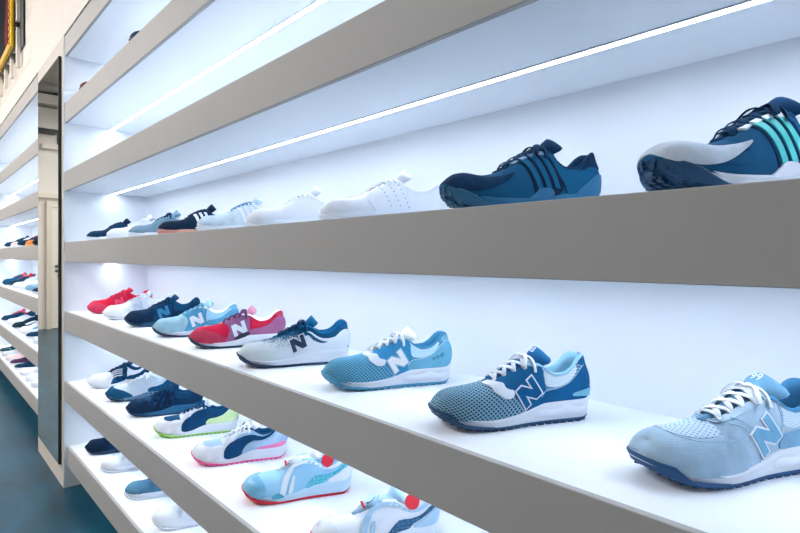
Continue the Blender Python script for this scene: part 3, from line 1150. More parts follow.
def build_shoe(name, label, loc, head, sp, group=None):
    """sp: last, det (0 near .. 2 far), mats upper/mid/out/lining/tongue/lace, panels [(part, poly, mat, off, smooth, sides)]"""
    det = sp.get('det', 1)
    la = Last(sp['last'], sp.get('L', .298))
    root = tag(empty(name, loc, math.radians(head)), label, 'shoe', group)
    nt_, nv_ = ((52, 15), (36, 11), (24, 8))[det]
    step = (.0055, .008, .013)[det]
    V, F, UV = upper_geo(la, nt_, nv_)
    mesh_obj('upper', V, F, sp['upper'], root, True, UV)
    ns = (56, 38, 24)[det]
    lug = sp.get('lugs', det == 0)
    zo = (lambda T: la.zb(T) + (.0018 if lug else 0))
    wrap = sp.get('wrap', .016)
    ws = .78 if la.kind == 'trail' else .85
    zo2 = (lambda T: np.minimum(la.zb(T) + .0075 + wrap * np.clip((T - ws) / (.97 - ws), 0, 1) ** 1.5, la.zm(T) + (.0 if la.kind == 'trail' else (.002 if la.kind in ('court', 'slip') else .004))))
    V, F = sole_geo(la, ns, zo, zo2, [(0, -.003), (.15, .0), (.32, .0004), (.5, .0006), (.67, .0012), (.84, .0016), (1, .0004)], .0034)
    ou = mesh_obj('outsole', V, F, sp['out'], root, True)
    if lug:
        if sp.get('studs'):
            V, F = studs_geo(la)
            mesh_obj('tread', V, F, sp['out'], ou)
        V, F = lugs_geo(la)
        mesh_obj('tread', V, F, sp['out'], ou)
    if la.kind in ('court', 'slip'):
        prof = [(0, -.0005), (.06, .001), (.55, .0012), (.93, .0008), (1, -.002)]
    else:
        prof = [(0, -.001), (.10, .0012), (.35, -.0004), (.62, .0012), (.88, .0022), (1, -.002)]
    V, F = sole_geo(la, ns, lambda T: la.zb(T) + .0055, lambda T: np.maximum(la.zm(T), la.zb(T) + .012), prof, -.0022)
    mi = mesh_obj('midsole', V, F, sp['mid'], root, True)
    if sp.get('mid2'):        # sculpted heel block on the midsole
        Pl = sp['mid2']
        for sg in (1, -1):
            pv = []
            pf = []
            n = 16
            for i in range(n + 1):
                t = .015 + (.43 - .015) * i / n
                zl = float(la.zb(t)) + .012
                zh = float(la.zm(t)) - .006 - .010 * abs(math.sin(i / n * math.pi * 2.2))
                w = float(la.W(t))
                for q, ofs in ((0, .0012), (.15, .0052), (.7, .0058), (1, .0012)):
                    pv.append((la.L * (t - .5), sg * (w + ofs * min(1, math.sin(math.pi * i / n) * 1.6) - .001) + float(CY(t)), zl + (zh - zl) * q))
            for i in range(n):
                for j in range(3):
                    a = i * 4 + j
                    q = (a, a + 1, a + 5, a + 4)
                    pf.append(q if sg < 0 else q[::-1])
            mesh_obj('heel_block', pv, pf, Pl, mi, True)
    V, F = lining_geo(la, (30, 22, 14)[det])
    mesh_obj('lining', V, F, sp['lining'], root, True)
    if la.kind != 'slip' and not sp.get('notongue'):
        V, F = tongue_geo(la, (16, 12, 8)[det], (9, 7, 5)[det])
        to = mesh_obj('tongue', V, F, sp['tongue'], root, True)
        if sp.get('tonguelogo'):
            x, z, w = tongue_center(la, .90)
            x2, z2, _ = tongue_center(la, .99)
            d = Vector((x2 - x, 0, z2 - z)).normalized()
            nrm = Vector((-d.z, 0, d.x))
            if nrm.x < 0 and nrm.z < 0:
                nrm = -nrm
            if nrm.z < 0:
                nrm = -nrm
            tv, tf = text_tris(sp['tonguelogo'][0])
            sc = .017
            cx = max(p[0] for p in tv) / 2
            base = Vector((x, float(CY(.42)), z)) + nrm * .0045
            P = [base + Vector((0, 1, 0)) * (p[0] - cx) * sc + d * (p[1] - .2) * sc for p in tv]
            mesh_obj('tongue_logo', P, tf, sp['tonguelogo'][1], to)
    if sp.get('lace'):
        V, F = lace_geo(la, sp.get('rows', 5), sp.get('lw', .0038), .0010, sp.get('bow', det < 2), sp.get('cross', True), (7, 6, 5)[det])
        mesh_obj('laces', V, F, sp['lace'], root, True)
    for pn in sp.get('panels', []):
        nm, poly, mat = pn[:3]
        off = pn[3] if len(pn) > 3 else .0014
        sm = pn[4] if len(pn) > 4 else True
        sides = pn[5] if len(pn) > 5 else 2
        for k in range(sides):
            g = patch_geo(la, poly if k == 0 else mir_poly(poly), off, step, sm)
            if g:
                mesh_obj(nm, g[0], g[1], mat, root, False, g[2])
    for tx in sp.get('texts', []):
        V, F = text_geo(la, *tx[:4], off=tx[5] if len(tx) > 5 else .0032)
        mesh_obj('lettering', V, F, tx[4], root)
    for (nm, pts, r, mat) in sp.get('dots', []):
        parts = []
        for (t, v) in pts:
            p = la.S(t, v); n = la.N(t, v)
            parts.append(cyl_geo(Vector(p) - Vector(n) * .001, Vector(p) + Vector(n) * .0021, r, 8))
        V, F = merge_geo(parts)
        mesh_obj(nm, V, F, mat, root)
    for pts in sp.get('seams', []):
        pts = catmull([np.array((a, b, 0.0)) for a, b in pts], 5)
        for k in (0, 1):
            tt = np.array([p[0] for p in pts])
            vv = np.array([p[1] if k == 0 else 2 - p[1] for p in pts])
            path = la.S(tt, vv) + la.N(tt, vv) * .0017
            V, F = tube_geo(path, .0006, .0005, la.N(tt, vv), 5)
            mesh_obj('seam', V, F, sp['seam_mat'], root, True)
    if sp.get('extra'):
        sp['extra'](la, root)
    return root


# ------------------------------------------------------------------ shoe designs
def nb(det, up, toe, saddle, heel, tab, collar, lining, tongue, lace, mid, out, n1, n0=None, toe_poly=MUDGUARD, sad=SADDLE, ns=1.0, **kw):
    la_L = .298
    P = []
    if toe: P.append(('mudguard', toe_poly, toe, .0014, True, 1))
    if collar: P.append(('collar_panel', COLLARP, collar, .0008))
    if saddle: P.append(('saddle_panel', sad, saddle, .0015))
    if heel: P.append(('heel_counter', HEELC, heel, .0018))
    if tab: P.append(('heel_tab', HEELTAB, tab, .0020))
    nt0, nv0, rot = kw.pop('npos', (.475, .060, 24.0))
    la0 = Last('runner', la_L)
    if n0 is not None: P.append(('logo_outline', n_logo(la0, nt0, nv0, .040 * ns, .033 * ns, la_L, .065, rot), n0, .0026, False))
    if n1 is not None: P.append(('logo', n_logo(la0, nt0, nv0, .040 * ns, .033 * ns, la_L, 0, rot), n1, .0034, False))
    d = dict(last='runner', det=det, upper=up, lining=lining, tongue=tongue, lace=lace, mid=mid, out=out, panels=P)
    d.update(kw)
    d['panels'] = P + kw.get('more', [])
    return d


WHITE = (240, 244, 248)
wf = M('foam', (222, 229, 239))
wl = M('leather', (217, 225, 236))
wc = M('cloth', (230, 236, 243))
wr = M('rubber', (210, 220, 232))
navy_r = M('rubber', (14, 46, 84))
teal_r = M('rubber', (58, 132, 164))

SH = {}
# --- second shelf from the middle, nine running shoes
SH['suede_grey'] = nb(0, M('suede', (164, 190, 210)), None, None, M('suede', (122, 166, 196)), M('suede', (120, 164, 194)), M('perf', (196, 216, 230), (150, 178, 200)),
                      M('cloth', (70, 130, 170)), M('suede', (110, 160, 192)), wc, wf, M('rubber', (24, 70, 122)), M('suede', (110, 164, 198)), wl, npos=(.455, .0585, 36.0), wrap=.028, mid2=wf,
                      tonguelogo=('99', M('cloth', (225, 235, 245))),
                      more=[('toe_perforated_panel', [(.66, .62), (.72, .60), (.80, .66), (.86, .80), (.875, 1), (.86, 1.2), (.80, 1.34), (.72, 1.40), (.66, 1.38), (.685, 1.1), (.69, 1), (.685, .9)], M('perf', (178, 200, 217), (118, 148, 172)), .0008, True, 1),
                            ('mudguard', [(.55, 0), (.57, .22), (.60, .36), (.63, .50), (.66, .60), (.74, .565), (.82, .64), (.875, .80), (.89, 1), (.875, 1.2), (.82, 1.36), (.74, 1.435), (.66, 1.4), (.63, 1.5), (.60, 1.64), (.57, 1.78), (.55, 2), (1, 2), (1, 1), (1, 0)], M('suede', (156, 184, 206)), .0016, True, 1),
                            ('eyestay', EYESTAY, M('suede', (170, 195, 214)), .0014)])
SH['mesh_navy'] = nb(0, M('mesh', (126, 168, 190), (18, 56, 92)), None, M('knit', (38, 96, 148), (24, 76, 128)), M('suede', (24, 84, 136)), M('suede', (22, 84, 134)), M('mesh', (232, 240, 246), (150, 186, 210)),
                     M('cloth', (142, 190, 212)), M('cloth', (34, 100, 150)), wc, wf, M('rubber', (16, 62, 104)), M('suede', (22, 86, 142)), wl, sad=SADDLE2, npos=(.455, .0585, 36.0), wrap=.028, mid2=wf,
                     tonguelogo=('NB', M('cloth', (225, 235, 245))),
                     more=[('vamp_overlay', VAMPTAB, wl, .0022), ('heel_stripe', [(0, .04), (.03, .02), (.10, .06), (.17, .10), (.16, .18), (.08, .16), (0, .16)], M('cloth', (118, 178, 204)), .0032)])
SH['blue_999'] = nb(0, M('mesh', (104, 170, 200), (34, 96, 138)), None, M('cloth', (56, 140, 186)), M('suede', (108, 176, 204)), M('suede', (128, 190, 212)), M('mesh', (214, 236, 246), (150, 206, 228)),
                    M('cloth', (66, 140, 178)), wc, wc, wf, M('rubber', (70, 146, 178)), M('leather', (240, 242, 246)), M('cloth', (150, 190, 214)), sad=SADDLE2, npos=(.455, .0585, 36.0), wrap=.022, mid2=wf,
                    more=[('vamp_overlay', VAMPTAB, wl, .0022)], texts=[('999', .185, .24, .019, M('cloth', (40, 96, 132)))])
SH['fade'] = nb(1, M('fade', (205, 218, 226), (20, 74, 112)), None, None, None, M('suede', (24, 84, 130)), None, M('cloth', (26, 92, 140)), M('cloth', (28, 92, 138)), M('cloth', (22, 60, 100)), wf, navy_r,
                M('leather', (18, 44, 76)), wl, more=[('cage', CAGE, wl, .0016), ('cage_wing', [(.18, .34), (.30, .52), (.40, .72), (.385, .76), (.27, .62), (.12, .52)], wl, .002)])
SH['crimson'] = nb(1, M('cloth', (196, 30, 66)), M('suede', (190, 62, 92)), M('suede', (146, 96, 138)), M('suede', (160, 100, 140)), M('suede', (206, 66, 92)), M('cloth', (206, 40, 70)), M('cloth', (244, 240, 244)), M('cloth', (222, 150, 178)),
                   M('cloth', (110, 70, 112)), wf, M('rubber', (20, 44, 70)), wl, None, ns=1.1, tonguelogo=('B', M('cloth', (208, 24, 50))),
                   more=[('side_insert', [(.36, .02), (.37, .16), (.50, .16), (.54, .04)], M('rubber', (34, 32, 58)), .003)])
SH['pale_blue'] = nb(1, M('suede', (160, 200, 220)), M('suede', (152, 196, 218)), M('suede', (78, 152, 190)), M('suede', (84, 156, 192)), M('suede', (110, 180, 208)), M('cloth', (150, 206, 228)), M('cloth', (240, 244, 248)), M('cloth', (170, 216, 234)),
                     M('cloth', (110, 178, 206)), wf, navy_r, wl, None, ns=1.1)
SH['navy_suede'] = nb(1, M('suede', (16, 46, 78)), M('suede', (14, 40, 70)), M('suede', (20, 58, 94)), M('suede', (14, 44, 76)), M('suede', (22, 68, 106)), M('cloth', (22, 64, 100)), M('cloth', (20, 70, 108)), M('cloth', (18, 62, 100)),
                      M('cloth', (16, 48, 80)), M('foam', (26, 74, 112)), navy_r, M('suede', (56, 128, 172)), None, ns=1.1)
SH['white_run'] = nb(1, wl, M('leather', (232, 238, 244)), wl, wl, wl, wc, wc, wc, wc, wf, wr, M('leather', (188, 206, 222)), wl, ns=1.0)
SH['red_run'] = nb(1, M('cloth', (206, 26, 56)), M('suede', (214, 62, 96)), M('suede', (204, 34, 66)), M('suede', (206, 36, 70)), M('suede', (210, 30, 60)), M('cloth', (196, 22, 50)), M('cloth', (202, 20, 50)), M('cloth', (214, 40, 70)),
                   M('cloth', (222, 60, 90)), M('foam', (202, 46, 84)), M('rubber', (190, 34, 70)), M('suede', (226, 80, 110)), None)


SH['suede_grey']['seam_mat'] = M('cloth', (150, 186, 210))
SH['suede_grey']['seams'] = [[(.665, .97), (.63, .78), (.575, .60), (.56, .52), (.58, .46), (.64, .47), (.72, .53), (.80, .60), (.865, .76), (.885, .97)],
                             [(.60, .84), (.545, .60), (.50, .30), (.505, .04)], [(.355, .95), (.34, .66), (.355, .40), (.375, .16)]]
SH['mesh_navy']['seam_mat'] = M('cloth', (170, 205, 224))
SH['mesh_navy']['seams'] = [[(.05, .72), (.13, .61), (.23, .45), (.335, .28), (.375, .14)]]
SH['blue_999']['seam_mat'] = M('cloth', (214, 236, 246))
SH['blue_999']['seams'] = [[(.05, .72), (.13, .61), (.23, .45), (.335, .28), (.375, .14)]]


# --- shelf at eye level
def stripes3(t0, dt, lean, w, v0, v1):
    r = []
    for i in range(3):
        a = t0 - i * dt
        r.append([(a, v0), (a - w, v0), (a - w + lean, v1), (a + lean, v1)])
    return r


E_STR = stripes3(.475, .058, .085, .034, .14, .88)
MUD_EQT = [(.50, .0), (.56, .10), (.66, .16), (.80, .22), (.88, .40), (.70, .52), (.62, .60), (.74, .64), (.86, .72), (.90, .88), (.905, 1), (.90, 1.12), (.86, 1.28), (.74, 1.36), (.62, 1.40), (.70, 1.48), (.88, 1.60), (.80, 1.78), (.66, 1.84), (.56, 1.9), (.5, 2), (1, 2), (1, 1), (1, 0)]
MUD_EQT2 = [(.88, .10), (.80, .20), (.70, .40), (.60, .56), (.66, .60), (.80, .66), (.88, .80), (.90, 1), (.88, 1.2), (.80, 1.34), (.66, 1.40), (.60, 1.44), (.70, 1.6), (.80, 1.8), (.88, 1.9), (1, 2), (1, 1), (1, 0)]


def eqt(det, up, mud, stripe, gap, heel, tab, loops, lining, lace, mid, out):
    P = [('mudguard', MUD_EQT2, mud, .0016, True, 1), ('stripe_panel', [(.49, 0), (.495, .16), (.575, .88), (.59, .985), (.40, .985), (.30, .6), (.30, 0)], gap, .0010),
         ('heel_counter', [(0, 0), (.22, 0), (.20, .14), (.12, .30), (.04, .38), (0, .38)], mid, .0026), ('heel_tab', [(0, .5), (0, 1), (.06, .99), (.11, .93), (.17, .86), (.16, .74), (.10, .62), (.04, .52)], tab, .0018),
         ('quarter_panel', [(.10, .44), (.17, .70), (.24, .97), (.30, .97), (.36, .98), (.395, .94), (.35, .62), (.30, .34), (.28, 0), (.22, 0), (.20, .16), (.13, .32)], heel, .0018),
         ('sole_lip', [(.36, 0), (.38, .14), (.46, .16), (.50, .08), (.56, 0)], mid, .0034)]
    for q in E_STR:
        P.append(('stripe', q, stripe, .0026, False))
    for i in range(4):
        t = .435 + i * .052
        P.append(('lace_loop', [(t + .006, .84), (t - .026, .86), (t - .014, .985), (t + .018, .985)], loops, .0034, False))
    return dict(last='trail', det=det, upper=up, lining=lining, tongue=lining, lace=lace, mid=mid, out=out, panels=P, lugs=True, studs=True, wrap=.036, rows=5, lw=.0048)


SH['eqt_green'] = eqt(0, M('cloth', (22, 74, 116)), M('suede', (196, 208, 222)), M('leather', (64, 196, 196)), M('cloth', (12, 44, 84)), M('cloth', (26, 84, 128)), M('suede', (16, 52, 90)), M('leather', (216, 232, 240)),
                      M('cloth', (14, 54, 94)), M('cloth', (12, 52, 88)), wf, M('rubber', (14, 64, 106)))
SH['eqt_green']['panels'].append(('toe_overlay_edge', [(.61, .50), (.70, .38), (.79, .22), (.72, .20), (.62, .22), (.56, .30)], M('cloth', (24, 78, 122)), .0014))
SH['eqt_navy'] = eqt(0, M('cloth', (24, 74, 112)), M('suede', (14, 50, 84)), M('cloth', (30, 84, 124)), M('suede', (10, 30, 58)), M('cloth', (26, 80, 120)), M('suede', (10, 36, 66)), M('leather', (56, 112, 150)),
                     M('suede', (12, 44, 76)), M('cloth', (14, 48, 82)), M('foam', (34, 92, 134)), M('rubber', (30, 84, 122)))


def perf_rows(t0, n=3, k=6):
    pts = []
    for i in range(n):
        for j in range(k):
            q = j / (k - 1)
            pts.append((t0 - .075 - i * .072 + q * .075, .16 + q * .62))
    return pts


def court(det, up, mid, lining, tongue, lace, panels=(), dots=(), last='court', **kw):
    d = dict(last=last, det=det, upper=up, lining=lining, tongue=tongue, lace=lace, mid=mid, out=mid, panels=list(panels), dots=list(dots), rows=6, wrap=.004, bow=False, lugs=False)
    d.update(kw)
    return d


eyelets = [(.63 - .195 * i / 5, .945) for i in range(6)]
SH['court_perf'] = court(0, wl, wr, M('cloth', (226, 234, 242)), wl, wc,
                         [('eyestay', [(.385, .985), (.44, .985), (.52, .985), (.60, .985), (.66, .99), (.67, .80), (.66, .40), (.62, .10), (.60, 0), (.38, 0), (.36, .3), (.37, .7)], wl, .0014),
                          ('heel_patch', [(0, .62), (0, .99), (.06, .98), (.075, .82), (.05, .66)], M('leather', (226, 196, 186)), .0020),
                          ('quarter_panel', [(.08, 0), (.09, .4), (.10, .96), (.2, .97), (.36, .97), (.355, .6), (.345, .2), (.36, 0)], wl, .0008)],
                         [('perforation', perf_rows(.565), .0013, M('cloth', (70, 120, 150))), ('eyelet', eyelets, .0022, M('cloth', (40, 96, 130)))])
SH['court_white'] = court(1, wl, wr, wc, wl, wc, [('eyestay', EYESTAY, wl, .0014), ('toe_cap', TOECAP, wl, .0012, True, 1), ('heel_tab', HEELTAB, wl, .0018)], [('eyelet', eyelets, .0018, M('cloth', (90, 140, 170)))])
S_STR = stripes3(.50, .062, .08, .034, .06, .84)
T_TOE = [(.70, 0), (.68, .3), (.66, .6), (.70, .8), (.74, 1), (.70, 1.2), (.66, 1.4), (.68, 1.7), (.70, 2), (1, 2), (1, 1), (1, 0)]


def gaz(det, up, toe, stripe, mid, lining, lace, heel):
    P = [('toe_panel', T_TOE, toe, .0013, True, 1), ('heel_tab', HEELTAB, heel, .0018), ('eyestay', EYESTAY, toe, .0012)]
    P += [('stripe', q, stripe, .0022, False) for q in S_STR]
    return court(det, up, mid, lining, up, lace, P)


SH['black_gum'] = gaz(1, M('suede', (14, 36, 62)), M('suede', (12, 32, 58)), wl, M('rubber', (192, 140, 128)), M('cloth', (16, 44, 76)), M('cloth', (14, 40, 70)), M('leather', (24, 66, 110)))
SH['grey_stripe'] = gaz(1, M('suede', (196, 216, 228)), M('suede', (188, 210, 226)), wl, wr, wc, M('cloth', (90, 150, 184)), wl)
SH['greyblue'] = court(1, M('suede', (112, 142, 162)), wr, M('cloth', (130, 170, 194)), M('suede', (140, 180, 202)), M('cloth', (24, 58, 88)), [('heel_tab', HEELTAB, M('suede', (30, 90, 130)), .0018), ('eyestay', EYESTAY, M('suede', (130, 170, 194)), .0012)], bow=True)
SH['plain_white'] = court(1, wl, wr, wc, wc, wc, [('eyestay', EYESTAY, M('leather', (222, 230, 240)), .0014)], [('eyelet', eyelets, .0016, M('cloth', (120, 160, 186)))])
SH['navy_sock'] = court(1, M('knit', (18, 56, 92), (12, 40, 72)), wr, M('cloth', (14, 44, 76)), M('knit', (16, 52, 88), (12, 40, 72)), M('cloth', (14, 46, 80)), [('heel_tab', HEELTAB, M('cloth', (30, 100, 150)), .0018), ('eyestay', EYESTAY, M('cloth', (16, 60, 98)), .0012)])

# --- third shelf
SH['white_navy'] = nb(1, wl, M('leather', (228, 234, 242)), M('camo', (18, 52, 90), (24, 74, 118)), M('suede', (20, 60, 98)), M('suede', (20, 60, 98)), None, M('cloth', (20, 60, 98)), M('cloth', (18, 54, 92)), M('cloth', (18, 54, 90)), wf, wr, None, None,
                      more=[('side_stripe', [(.60 - i * .0, .30 + i * .13), (.52, .36 + i * .13), (.44, .30 + i * .13), (.44, .36 + i * .13), (.52, .42 + i * .13), (.60, .36 + i * .13)], wl, .004, False) for i in range(4)])
SH['navy_toe_knit'] = nb(1, M('knit', (226, 234, 242), (150, 180, 204)), M('suede', (24, 76, 118)), None, M('suede', (24, 76, 118)), M('suede', (24, 76, 118)), None, M('cloth', (200, 220, 234)), wc, wc, M('speck', (30, 88, 132), (210, 224, 236)), navy_r, None, None)
SH['navy_camo'] = nb(1, M('camo', (16, 44, 80), (22, 66, 108)), M('suede', (14, 40, 72)), M('camo', (18, 54, 94), (12, 36, 66)), M('suede', (16, 48, 84)), M('suede', (20, 62, 102)), M('cloth', (20, 60, 100)), M('cloth', (20, 66, 106)), M('cloth', (18, 56, 94)), M('cloth', (20, 64, 104)), M('foam', (30, 88, 134)), navy_r,
                     None, None, more=[('side_stripe', [(.62, .08), (.58, .08), (.46, .80), (.50, .80)], M('suede', (10, 32, 62)), .003, False), ('side_stripe', [(.53, .08), (.49, .08), (.37, .80), (.41, .80)], M('suede', (10, 32, 62)), .003, False)])


def puma(det, accent, tuck, saddle_c, heelm):
    wm = M('suede', (226, 232, 240))
    nv = M('suede', (20, 62, 106))
    P = [('mudguard', [(.60, 0), (.63, .3), (.67, .56), (.73, .62), (.79, .58), (.85, .66), (.885, .84), (.89, 1), (.885, 1.16), (.85, 1.34), (.79, 1.42), (.73, 1.38), (.67, 1.44), (.63, 1.7), (.60, 2), (1, 2), (1, 1), (1, 0)], wm, .0014, True, 1),
         ('eyestay', [(.40, .985), (.5, .985), (.6, .985), (.67, .99), (.70, .90), (.68, .66), (.66, .40), (.62, .10), (.56, .10), (.55, .40), (.56, .62), (.50, .74), (.40, .78), (.37, .88)], wm, .0016),
         ('side_stripe', FORMSTRIP, nv, .0028), ('heel_counter', HEELC, heelm, .0014), ('heel_tab', HEELTAB, nv, .0018),
         ('heel_wedge', [(.02, .0), (.34, .0), (.30, .12), (.16, .16), (.02, .16)], tuck, .0026)]
    return dict(last='runner', det=det, upper=saddle_c, lining=M('cloth', (24, 70, 112)), tongue=wm, lace=wc, mid=wf, out=accent, panels=P, lugs=True, wrap=.012, rows=6)


SH['lime'] = puma(1, M('rubber', (150, 214, 90)), M('cloth', (214, 236, 190)), M('cloth', (22, 70, 112)), M('cloth', (206, 232, 176)))
SH['lime']['lace'] = M('cloth', (20, 66, 108))
SH['pink'] = puma(1, M('rubber', (240, 92, 150)), M('rubber', (238, 130, 180)), M('mesh', (176, 206, 228), (130, 166, 196)), M('suede', (170, 200, 232)))


def disc(det, toe, body, cage, wing, mid, accent, wing2):
    P = [('toe_cap', [(.80, 0), (.79, .3), (.81, .55), (.85, .8), (.86, 1), (.85, 1.2), (.81, 1.45), (.79, 1.7), (.80, 2), (1, 2), (1, 1), (1, 0)], toe, .0018, True, 1),
         ('cage_arm', [(.68, .02), (.63, .02), (.60, .38), (.56, .68), (.50, .90), (.54, .97), (.60, .80), (.645, .50)], cage, .0030),
         ('cage_arm', [(.60, .06), (.56, .06), (.545, .28), (.53, .50), (.555, .52), (.575, .34)], cage, .0028),
         ('cage_rail', [(.56, .76), (.44, .80), (.30, .74), (.16, .62), (.04, .56), (.04, .74), (.16, .84), (.30, .95), (.44, .96), (.56, .94)], cage, .0026),
         ('side_wing', [(.46, .0), (.40, .16), (.32, .36), (.18, .44), (.06, .52), (.05, .40), (.16, .32), (.24, .20), (.27, .0)], wing, .0030),
         ('heel_counter', [(0, 0), (.24, 0), (.22, .16), (.12, .30), (0, .40)], cage, .0022),
         ('arch_piece', [(.62, 0), (.66, .12), (.70, .16), (.76, .0)], wing2, .0034)]
    for i in range(5):
        t = .42 - i * .040
        P.append(('vent', [(t, .80 - i * .012), (t - .014, .80 - i * .012), (t - .034, .91 - i * .012), (t - .020, .91 - i * .012)], toe, .0036, False))

    def extra(la, root):
        V, F = [], []
        t = .54
        c = Vector((la.L * (t - .5), float(CY(t)), float(la.zt(t)) + .006))
        n = Vector((.55, 0, 1)).normalized()
        g = [cyl_geo(c - n * .006, c + n * .004, .017, 20), cyl_geo(c + n * .004, c + n * .008, .012, 20)]
        v, f = merge_geo(g)
        dk = mesh_obj('dial', v, f, cage, root)
        v, f = tube_geo([c + Vector((.020, -.016, -.006)), c + Vector((.022, 0, -.001)), c + Vector((.020, .016, -.006))], .003, .002)
        mesh_obj('pull', v, f, accent, dk)
        p = la.S(.235, .97); nn = la.N(.235, .93)
        p = Vector(p) + Vector((0, -.003, .013))
        v, f = cyl_geo(p, p + Vector(nn) * .005, .017, 20)
        mesh_obj('side_badge', v, f, accent, root)
    return dict(last='runner', det=det, upper=body, lining=body, tongue=cage, lace=None, mid=mid, out=accent, panels=P, lugs=False, wrap=.012, extra=extra)


SH['disc_blue'] = disc(0, M('gloss', (120, 184, 218)), M('cloth', (150, 200, 230)), M('leather', (230, 238, 246)), M('speck', (46, 166, 190), (170, 226, 236)), M('foam', (190, 220, 238)), M('rubber', (200, 14, 44)), M('rubber', (60, 150, 180)))
SH['disc_grey'] = disc(0, M('leather', (208, 216, 226)), wl, M('leather', (156, 192, 216)), M('speck', (20, 72, 112), (90, 150, 186)), M('foam', (216, 226, 238)), M('rubber', (206, 24, 48)), M('rubber', (40, 60, 90)))

# --- bottom shelf
SH['navy_low'] = nb(1, M('cloth', (12, 36, 66)), M('suede', (10, 32, 60)), M('cloth', (14, 46, 80)), M('suede', (14, 44, 76)), M('suede', (14, 44, 76)), None, M('cloth', (14, 44, 76)), M('cloth', (14, 44, 76)), M('cloth', (10, 34, 64)), M('foam', (14, 46, 82)), navy_r, None, None)
SH['white_low'] = court(1, wl, wr, wc, wc, wc, [('toe_cap', TOECAP, M('leather', (228, 235, 242)), .0012, True, 1)], [('eyelet', eyelets, .0018, M('cloth', (110, 150, 180)))])
SH['blue_suede'] = court(1, M('suede', (76, 124, 154)), wr, M('cloth', (14, 40, 70)), M('suede', (14, 44, 78)), M('cloth', (16, 44, 76)), [('eyestay', EYESTAY, M('suede', (14, 48, 84)), .0012), ('toe_panel', TOECAP, M('suede', (84, 132, 160)), .0012, True, 1)])
SH['white_spray'] = nb(1, wl, M('leather', (222, 231, 240)), wl, wl, wl, wc, wc, wc, wc, wf, M('speck', (226, 232, 240), (40, 90, 130)), None, None)


# --- small ones on the far bay
def far(kind, up, mid, extra_panels=(), lace=None, lining=None):
    return dict(last=kind, det=2, upper=up, lining=lining or up, tongue=lining or up, lace=lace, mid=mid, out=mid, panels=list(extra_panels), lugs=False, wrap=.003, rows=4)


SWOOSH = [(.62, .34), (.56, .22), (.44, .22), (.28, .50), (.12, .80), (.30, .60), (.44, .44), (.54, .42)]

# ------------------------------------------------------------------ put the shoes on the near bay
H = -117.0
YC = 0.815
z_eye, z_run, z_third, z_low, z_top = 1.297, 0.932, 0.561, 0.217, 2.030
row_run = [
    ('suede_grey', -0.212, 0.822, 'pale grey-blue suede running shoe with perforated toe and outlined N'),
    ('mesh_navy', -0.545, 0.783, 'navy running shoe with dotted mesh toe, white laces and outlined N'),
    ('blue_999', -0.893, 0.799, 'sky blue mesh running shoe with solid white N and 999 on its heel'),
    ('fade', -1.240, 0.768, 'white running shoe fading into speckled navy with dark outlined N'),
    ('crimson', -1.616, 0.786, 'crimson and mauve running shoe with white N and white sole'),
    ('pale_blue', -1.940, 0.780, 'pale blue suede running shoe with white N, behind the crimson and mauve one'),
    ('navy_suede', -2.305, 0.788, 'all navy suede running shoe with mid-blue N'),
    ('white_run', -2.630, 0.787, 'all white running shoe with faint grey N, beside the red one'),
    ('red_run', -2.975, 0.800, 'bright red running shoe at the far end of its shelf')]
for k, x, y, lb in row_run:
    build_shoe('running_shoe', lb, (x, y, z_run), H, SH[k], 'running shoes lettered N')
row_eye = [
    ('eqt_green', -0.188, 0.795, 'navy and white trail trainer with three turquoise stripes', 'trainer'),
    ('eqt_navy', -0.530, 0.795, 'all dark navy trainer with studded outsole and heavy laces', 'trainer'),
    ('court_perf', -0.905, 0.803, 'white leather tennis shoe with rows of perforations on its side', 'tennis_shoe'),
    ('court_white', -1.268, 0.808, 'plain white leather sneaker between the perforated white one and the grey striped one', 'sneaker'),
    ('grey_stripe', -1.606, 0.808, 'pale grey sneaker with three white side stripes', 'sneaker'),
    ('black_gum', -1.964, 0.808, 'near-black sneaker with white stripes and pinkish gum sole', 'sneaker'),
    ('greyblue', -2.320, 0.808, 'grey-blue suede sneaker with dark laces on the eye-level shelf', 'sneaker'),
    ('plain_white', -2.655, 0.808, 'white sneaker half hidden behind the grey-blue suede one', 'sneaker'),
    ('navy_sock', -2.995, 0.800, 'dark navy knit sneaker with white sole at the far end of its shelf', 'sneaker')]
for k, x, y, lb, nm in row_eye:
    build_shoe(nm, lb, (x, y, z_eye), H, SH[k], 'shoes on the eye-level shelf')
row_third = [
    ('disc_grey', -0.926, 0.793, 'white and grey dial-fastened trainer with navy speckled heel wing', 'trainer'),
    ('disc_blue', -1.262, 0.793, 'light blue dial-fastened trainer with turquoise wing and red sole', 'trainer'),
    ('pink', -1.612, 0.793, 'white and navy running shoe with a pink outsole', 'running_shoe'),
    ('lime', -1.965, 0.793, 'white and navy running shoe with a lime green outsole', 'running_shoe'),
    ('navy_camo', -2.301, 0.793, 'dark navy mottled running shoe with blue midsole', 'running_shoe'),
    ('navy_toe_knit', -2.613, 0.793, 'white knit running shoe with navy suede toe', 'running_shoe'),
    ('white_navy', -2.938, 0.793, 'white-toed running shoe with navy upper and thin white side stripes', 'running_shoe')]
for k, x, y, lb, nm in row_third:
    build_shoe(nm, lb, (x, y, z_third), H, SH[k], 'shoes on the shelf below the lettered running shoes')
row_low = [
    ('white_spray', -1.985, 0.793, 'white running shoe with dark flecked outsole on the bottom shelf', 'running_shoe'),
    ('blue_suede', -2.316, 0.793, 'mid-blue suede sneaker with navy throat and white sole', 'sneaker'),
    ('white_low', -2.685, 0.793, 'white sneaker on the bottom shelf between the navy and the mid-blue one', 'sneaker'),
    ('navy_low', -2.987, 0.793, 'dark navy running shoe at the far end of the bottom shelf', 'running_shoe')]
for k, x, y, lb, nm in row_low:
    build_shoe(nm, lb, (x, y, z_low), H, SH[k], 'shoes on the bottom shelf')
